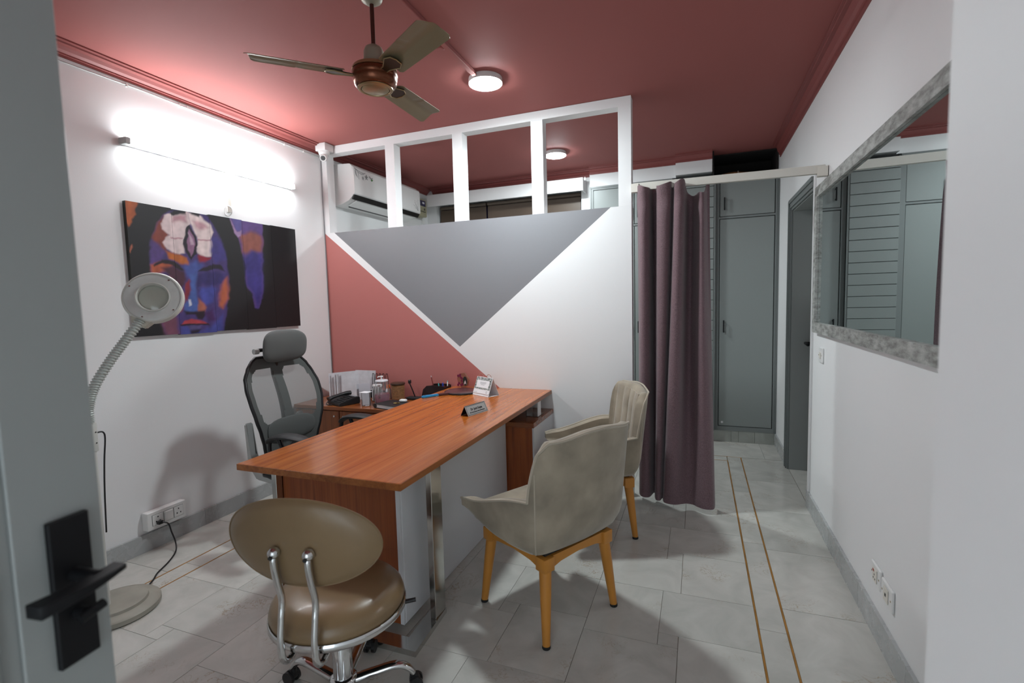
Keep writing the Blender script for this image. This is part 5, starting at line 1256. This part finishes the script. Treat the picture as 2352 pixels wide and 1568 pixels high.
obj('lid_seam', BOX(-2.1422, -2.0878, 3.1498, 3.1902, CT + 0.050, CT + 0.0506), 'plastic_sleeve', t, smooth=0)
t = thing('key_bunch', 'little bunch of brass keys beside the earbud case', 'keys', (-2.12, 3.115, CT + 0.0355))
obj('ring', TUBE([(-2.125 + 0.012 * cos(a), 3.115 + 0.012 * sin(a), CT + 0.0375) for a in [i * pi / 8 for i in range(16)]], 0.0016, 6, closed=True), 'keyring_gold', t)
for a in (0.3, 1.1, 2.0): obj('key', xf(BOX(0.012, 0.036, -0.004, 0.004, 0, 0.003, 0.001, 1), at(-2.125, 3.115, CT + 0.0392 + 0.0016 * a) @ Matrix.Rotation(a + 3.6, 4, 'Z')), 'keyring_gold', t, smooth=0)
t = thing('paper_sheet', 'loose white sheets lying on the credenza by the desk edge', 'paper', (-1.955, 3.262, CT), rad(8))
obj('sheets', sheet(bmesh.new(), lambda u, v: V(-0.075 + 0.15 * u, -0.105 + 0.21 * v, 0.003 + 0.055 * max(0, u - .15) * v), 8, 8, 0.0025), 'paper', t, world=False)
def organizer():
    x0, y0 = -1.982, 3.43
    t = thing('pen_organizer', 'dark brown curved desk organizer in front of the pink wall', 'organizer', (x0, y0, CT))
    prof = [(-0.095, 0.0004), (0.115, 0.0004), (0.115, 0.128), (0.095, 0.132), (0.0, 0.135), (-0.045, 0.130), (-0.078, 0.10), (-0.092, 0.05)]
    for y in (-0.055, 0.055): obj('side', PRISM([(x0 + a, CT + b) for a, b in prof], y0 + y - 0.003, y0 + y + 0.003, 1), 'organizer', t, smooth=0)
    for a in (-0.03, 0.035, 0.110): obj('divider', BOX(x0 + a - 0.002, x0 + a + 0.002, y0 - 0.0518, y0 + 0.0518, CT + 0.006, CT + 0.124), 'organizer', t, smooth=0)
    obj('bottom', BOX(x0 - 0.09, x0 + 0.112, y0 - 0.0518, y0 + 0.0518, CT + 0.0006, CT + 0.005), 'organizer', t, smooth=0)
    pens = [((-0.010, 0.030), (-0.055, 0.035), 0.200, 0.0042, 'red_brown', 'red pencil leaning out of the organizer', 'photo_light'), ((0.055, -0.02), (0.045, -0.022), 0.150, 0.0048, 'teal_plastic', 'teal pen in the organizer', 'teal_plastic'), ((0.070, 0.0), (0.072, 0.0), 0.152, 0.0058, 'navy_plastic', 'blue pen in the organizer', 'navy_plastic'), ((0.088, -0.01), (0.092, -0.012), 0.142, 0.0042, 'red_brown', 'dark red pen between the blue and white pens', 'ink'), ((0.098, 0.02), (0.102, 0.024), 0.165, 0.0045, 'white_plastic', 'white capped pen in the organizer', 'teal_plastic')]
    for (a, b), (c, d), h, r, m, lb, tm in pens:
        pe = thing('pencil' if 'pencil' in lb else 'pen', lb, 'pencil' if 'pencil' in lb else 'pen', (x0 + a, y0 + b, CT + 0.006), 0, 'pens in the organizer')
        p0, p1 = V(x0 + a, y0 + b, CT + 0.0062), V(x0 + c, y0 + d, CT + h)
        obj('barrel', TUBE([p0, p0.lerp(p1, 0.93)], r, 10), m, pe); obj('tip', TUBE([p0.lerp(p1, 0.9305), p1], [r * .98, r * .55], 10), tm, pe)
    s = thing('scissors', 'steel scissors standing in the organizer', 'scissors', (x0 - 0.06, y0, CT + 0.006), 0)
    obj('blade', TUBE(smooth_curve([(x0 - 0.055, y0 - 0.02, CT + 0.012), (x0 - 0.050, y0 - 0.02, CT + 0.07), (x0 - 0.070, y0 - 0.02, CT + 0.115)], 4), 0.004, 6, squash=(.4, 1)), 'steel', s)
    obj('blade', TUBE(smooth_curve([(x0 - 0.053, y0 - 0.014, CT + 0.012), (x0 - 0.044, y0 - 0.014, CT + 0.07), (x0 - 0.040, y0 - 0.014, CT + 0.112)], 4), 0.004, 6, squash=(.4, 1)), 'steel', s)
organizer()

# ------------------------------------------------------------------ things on the desk
def hand_mirror():
    t = thing('hand_mirror', 'dark round hand mirror with a blue handle lying face down', 'mirror', (-1.66, 3.265, DT))
    a = V(-1.838, 2.990, 0); c = V(-1.660, 3.270, 0); d = (c - a).normalized(); n = V(-d.y, d.x, 0)
    obj('disc', LATHE([(0, 0.0004), (0.125, 0.0004), (0.129, 0.005), (0.127, 0.012), (0.118, 0.016), (0, 0.017)], 56, at(c.x, c.y, DT)), 'paddle_purple', t)
    obj('rim', LATHE([(0.1275, 0.0006), (0.1315, 0.003), (0.131, 0.011), (0.127, 0.0135)], 56, at(c.x, c.y, DT)), 'black_plastic', t)
    def slab(p, q, w0, w1, z0, z1):
        bm = bmesh.new(); vs = [bm.verts.new(V(*(m + n * s * w).xy, DT + z)) for m, w in ((p, w0), (q, w1)) for s in (-1, 1) for z in (z0, z1)]
        for f in ((0, 1, 3, 2), (4, 6, 7, 5), (0, 4, 5, 1), (2, 3, 7, 6), (1, 5, 7, 3), (0, 2, 6, 4)): bm.faces.new([vs[i] for i in f])
        bmesh.ops.bevel(bm, geom=bm.edges[:], offset=0.004, segments=2, affect='EDGES'); return bm
    obj('neck', slab(a + d * 0.130, a + d * 0.235, 0.013, 0.030, 0.0006, 0.0145), 'paddle_purple', t)
    h = obj('handle', slab(a, a + d * 0.1295, 0.014, 0.013, 0.0006, 0.016), 'blue_plastic', t)
    obj('hang_hole', slab(a + d * 0.014, a + d * 0.034, 0.005, 0.005, 0.009, 0.0166), 'black_plastic', h)
hand_mirror()
def calendar():
    ang = math.atan2(-0.081, 0.158)
    t = thing('desk_calendar', 'white tent desk calendar with a black and green patterned border', 'calendar', (-1.440, 3.215, DT), ang)
    def P(n, bm, m, parent=None, smooth=0): return obj(n, bm, m, parent or t, world=False, smooth=smooth)
    w, d, h = 0.090, 0.052, 0.128
    tilt = math.atan2(d, h); L_ = sqrt(d * d + h * h)
    Mf = at(0, -d, 0.0012) @ Matrix.Rotation(-tilt, 4, 'X'); Mb = at(0, d, 0.0012) @ Matrix.Rotation(tilt, 4, 'X')
    stand = P('front_board', xf(BOX(-w, w, -0.0, 0.002, 0, L_), Mf), 'paper'); P('back_board', xf(BOX(-w, w, -0.002, 0.0, 0, L_), Mb), 'paper')
    P('bottom_board', BOX(-w, w, -d + 0.002, d - 0.002, 0.0003, 0.0012), 'paper')
    pg = P('page', xf(BOX(-w + 0.002, w - 0.002, -0.0032, -0.0004, 0.016, L_ - 0.002), Mf), 'paper')
    P('border_print', xf(BOX(-w + 0.003, w - 0.003, -0.0038, -0.0033, 0.046, L_ - 0.003), Mf), 'calendar_print', pg)
    P('text_panel', xf(BOX(-w + 0.020, w - 0.022, -0.0044, -0.0039, 0.058, L_ - 0.026), Mf), 'paper', pg)
    for z, ww in ((0.098, 0.034), (0.092, 0.036), (0.086, 0.030), (0.078, 0.020)): P('text_line', xf(BOX(-ww, ww, -0.0048, -0.0045, z, z + 0.0022), Mf), 'ink_grey', pg)
    for x, ww, z in ((-0.06, 0.016, 0.024), (0.060, 0.009, 0.034), (0.060, 0.006, 0.027), (0.060, 0.006, 0.022)): P('text_line', xf(BOX(x - ww, x + ww, -0.0036, -0.0033, z, z + 0.0022), Mf), 'ink_grey', pg)
    P('back_page', xf(BOX(-w + 0.004, w - 0.004, 0.0004, 0.003, 0.02, L_ - 0.002), Mb), 'print_grey', stand)
    for x in (-0.048, 0.042): P('ring', TUBE([(x + 0.024 * cos(a), 0.0 + 0.004 * cos(a), h - 0.004 + 0.028 * sin(a)) for a in [pi * i / 14 for i in range(15)]], 0.0018, 8), 'ring_copper', stand, 60)
calendar()
def nameplate():
    a = V(-1.259, 2.554, 0); b = V(-1.212, 2.735, 0); d = (b - a).normalized(); ang = math.atan2(d.y, d.x)
    mid = (a + b) / 2; n = V(d.y, -d.x, 0); mid = mid - n * 0.030
    t = thing('name_plate', 'grey metal tent name plate with black lettering on the desk', 'sign', (mid.x, mid.y, DT), ang)
    def P(n_, bm, m, parent=None, smooth=0): return obj(n_, bm, m, parent or t, world=False, smooth=smooth)
    w, dd, h = 0.0945, 0.030, 0.058; tilt = math.atan2(dd, h); L_ = sqrt(dd * dd + h * h)
    Mf = at(0, -dd, 0.0008) @ Matrix.Rotation(-tilt, 4, 'X'); Mb = at(0, dd, 0.0008) @ Matrix.Rotation(tilt, 4, 'X')
    fr = P('front_face', xf(BOX(-w, w, 0, 0.0015, 0, L_), Mf), 'plate_metal'); P('back_face', xf(BOX(-w, w, -0.0015, 0, 0, L_), Mb), 'ink')
    bd = BOX(-w + .006, w - .006, -0.0006, -0.0001, 0.005, 0.0068); box(bd, -w + .006, w - .006, -0.0006, -0.0001, L_ - 0.0068, L_ - 0.005); box(bd, -w + .006, -w + .0078, -0.0006, -0.0001, 0.0069, L_ - 0.0069); box(bd, w - .0078, w - .006, -0.0006, -0.0001, 0.0069, L_ - 0.0069)
    P('border_line', xf(bd, Mf), 'ink', fr)
    def text(s, size, z, sx):
        cu = bpy.data.curves.new('lettering', 'FONT'); cu.body = s; cu.size = size; cu.align_x = 'CENTER'; cu.extrude = 0.0002; cu.offset = size * 0.022
        tmp = bpy.data.objects.new('tmp', cu); C.objects.link(tmp); bpy.context.view_layer.update()
        me = bpy.data.meshes.new_from_object(tmp.evaluated_get(bpy.context.evaluated_depsgraph_get())); bpy.data.objects.remove(tmp)
        me.transform(Mf @ at(0, -0.0006, z) @ Matrix.Rotation(pi / 2, 4, 'X') @ Matrix.Diagonal((sx, 1, 1, 1)))
        me.materials.clear(); me.materials.append(MATS['ink'])
        o = bpy.data.objects.new('lettering', me); C.objects.link(o); o.parent = fr
    text('Dr. Jyoti Gupta', 0.0195, 0.030, 0.88); text('MD (Gold Medalist), DNB, MNAMS (Skin)', 0.0085, 0.0150, 0.95)
nameplate()
def keepsake():
    x, y = -1.742, 3.462
    t = thing('resin_photo_frame', 'clear resin photo keepsake with dark red pressed flowers', 'photo frame', (x, y, DT), rad(-20))
    def P(n, bm, m, parent=None, smooth=40): return obj(n, bm, m, parent or t, world=False, smooth=smooth)
    n = 32; out = [((0.062 + 0.004 * sin(7 * a) + 0.003 * sin(4 * a + 1)) * cos(a), 0.058 + (0.058 + 0.003 * sin(6 * a)) * sin(a)) for a in [2 * pi * i / n for i in range(n)]]
    mz = min(b for _, b in out); out = [(a, b - mz + 0.0004) for a, b in out]
    body = P('resin_slab', PRISM(out, -0.005, 0.005, 1), 'resin')
    P('photo', PRISM([(0.026 + 0.024 * cos(a), 0.055 + 0.036 * sin(a)) for a in [2 * pi * i / 24 for i in range(24)]], -0.0066, -0.0052, 1), 'photo_dark', body)
    P('photo_figure', PRISM([(0.010, 0.026), (0.030, 0.036), (0.040, 0.028), (0.034, 0.050), (0.028, 0.062), (0.020, 0.050)], -0.0075, -0.0067, 1), 'photo_light', body)
    bm = bmesh.new()
    for i in range(10):
        a, b = -0.030 + 0.026 * sin(i * 2.4), 0.058 + 0.042 * cos(i * 1.7)
        prism(bm, [(a + 0.011 * cos(k), b + 0.011 * sin(k)) for k in [2 * pi * q / 8 for q in range(8)]], -0.0064 - 0.0001 * i, -0.0052, 1)
    P('pressed_flowers', bm, 'resin_flowers', body, 0)
keepsake()
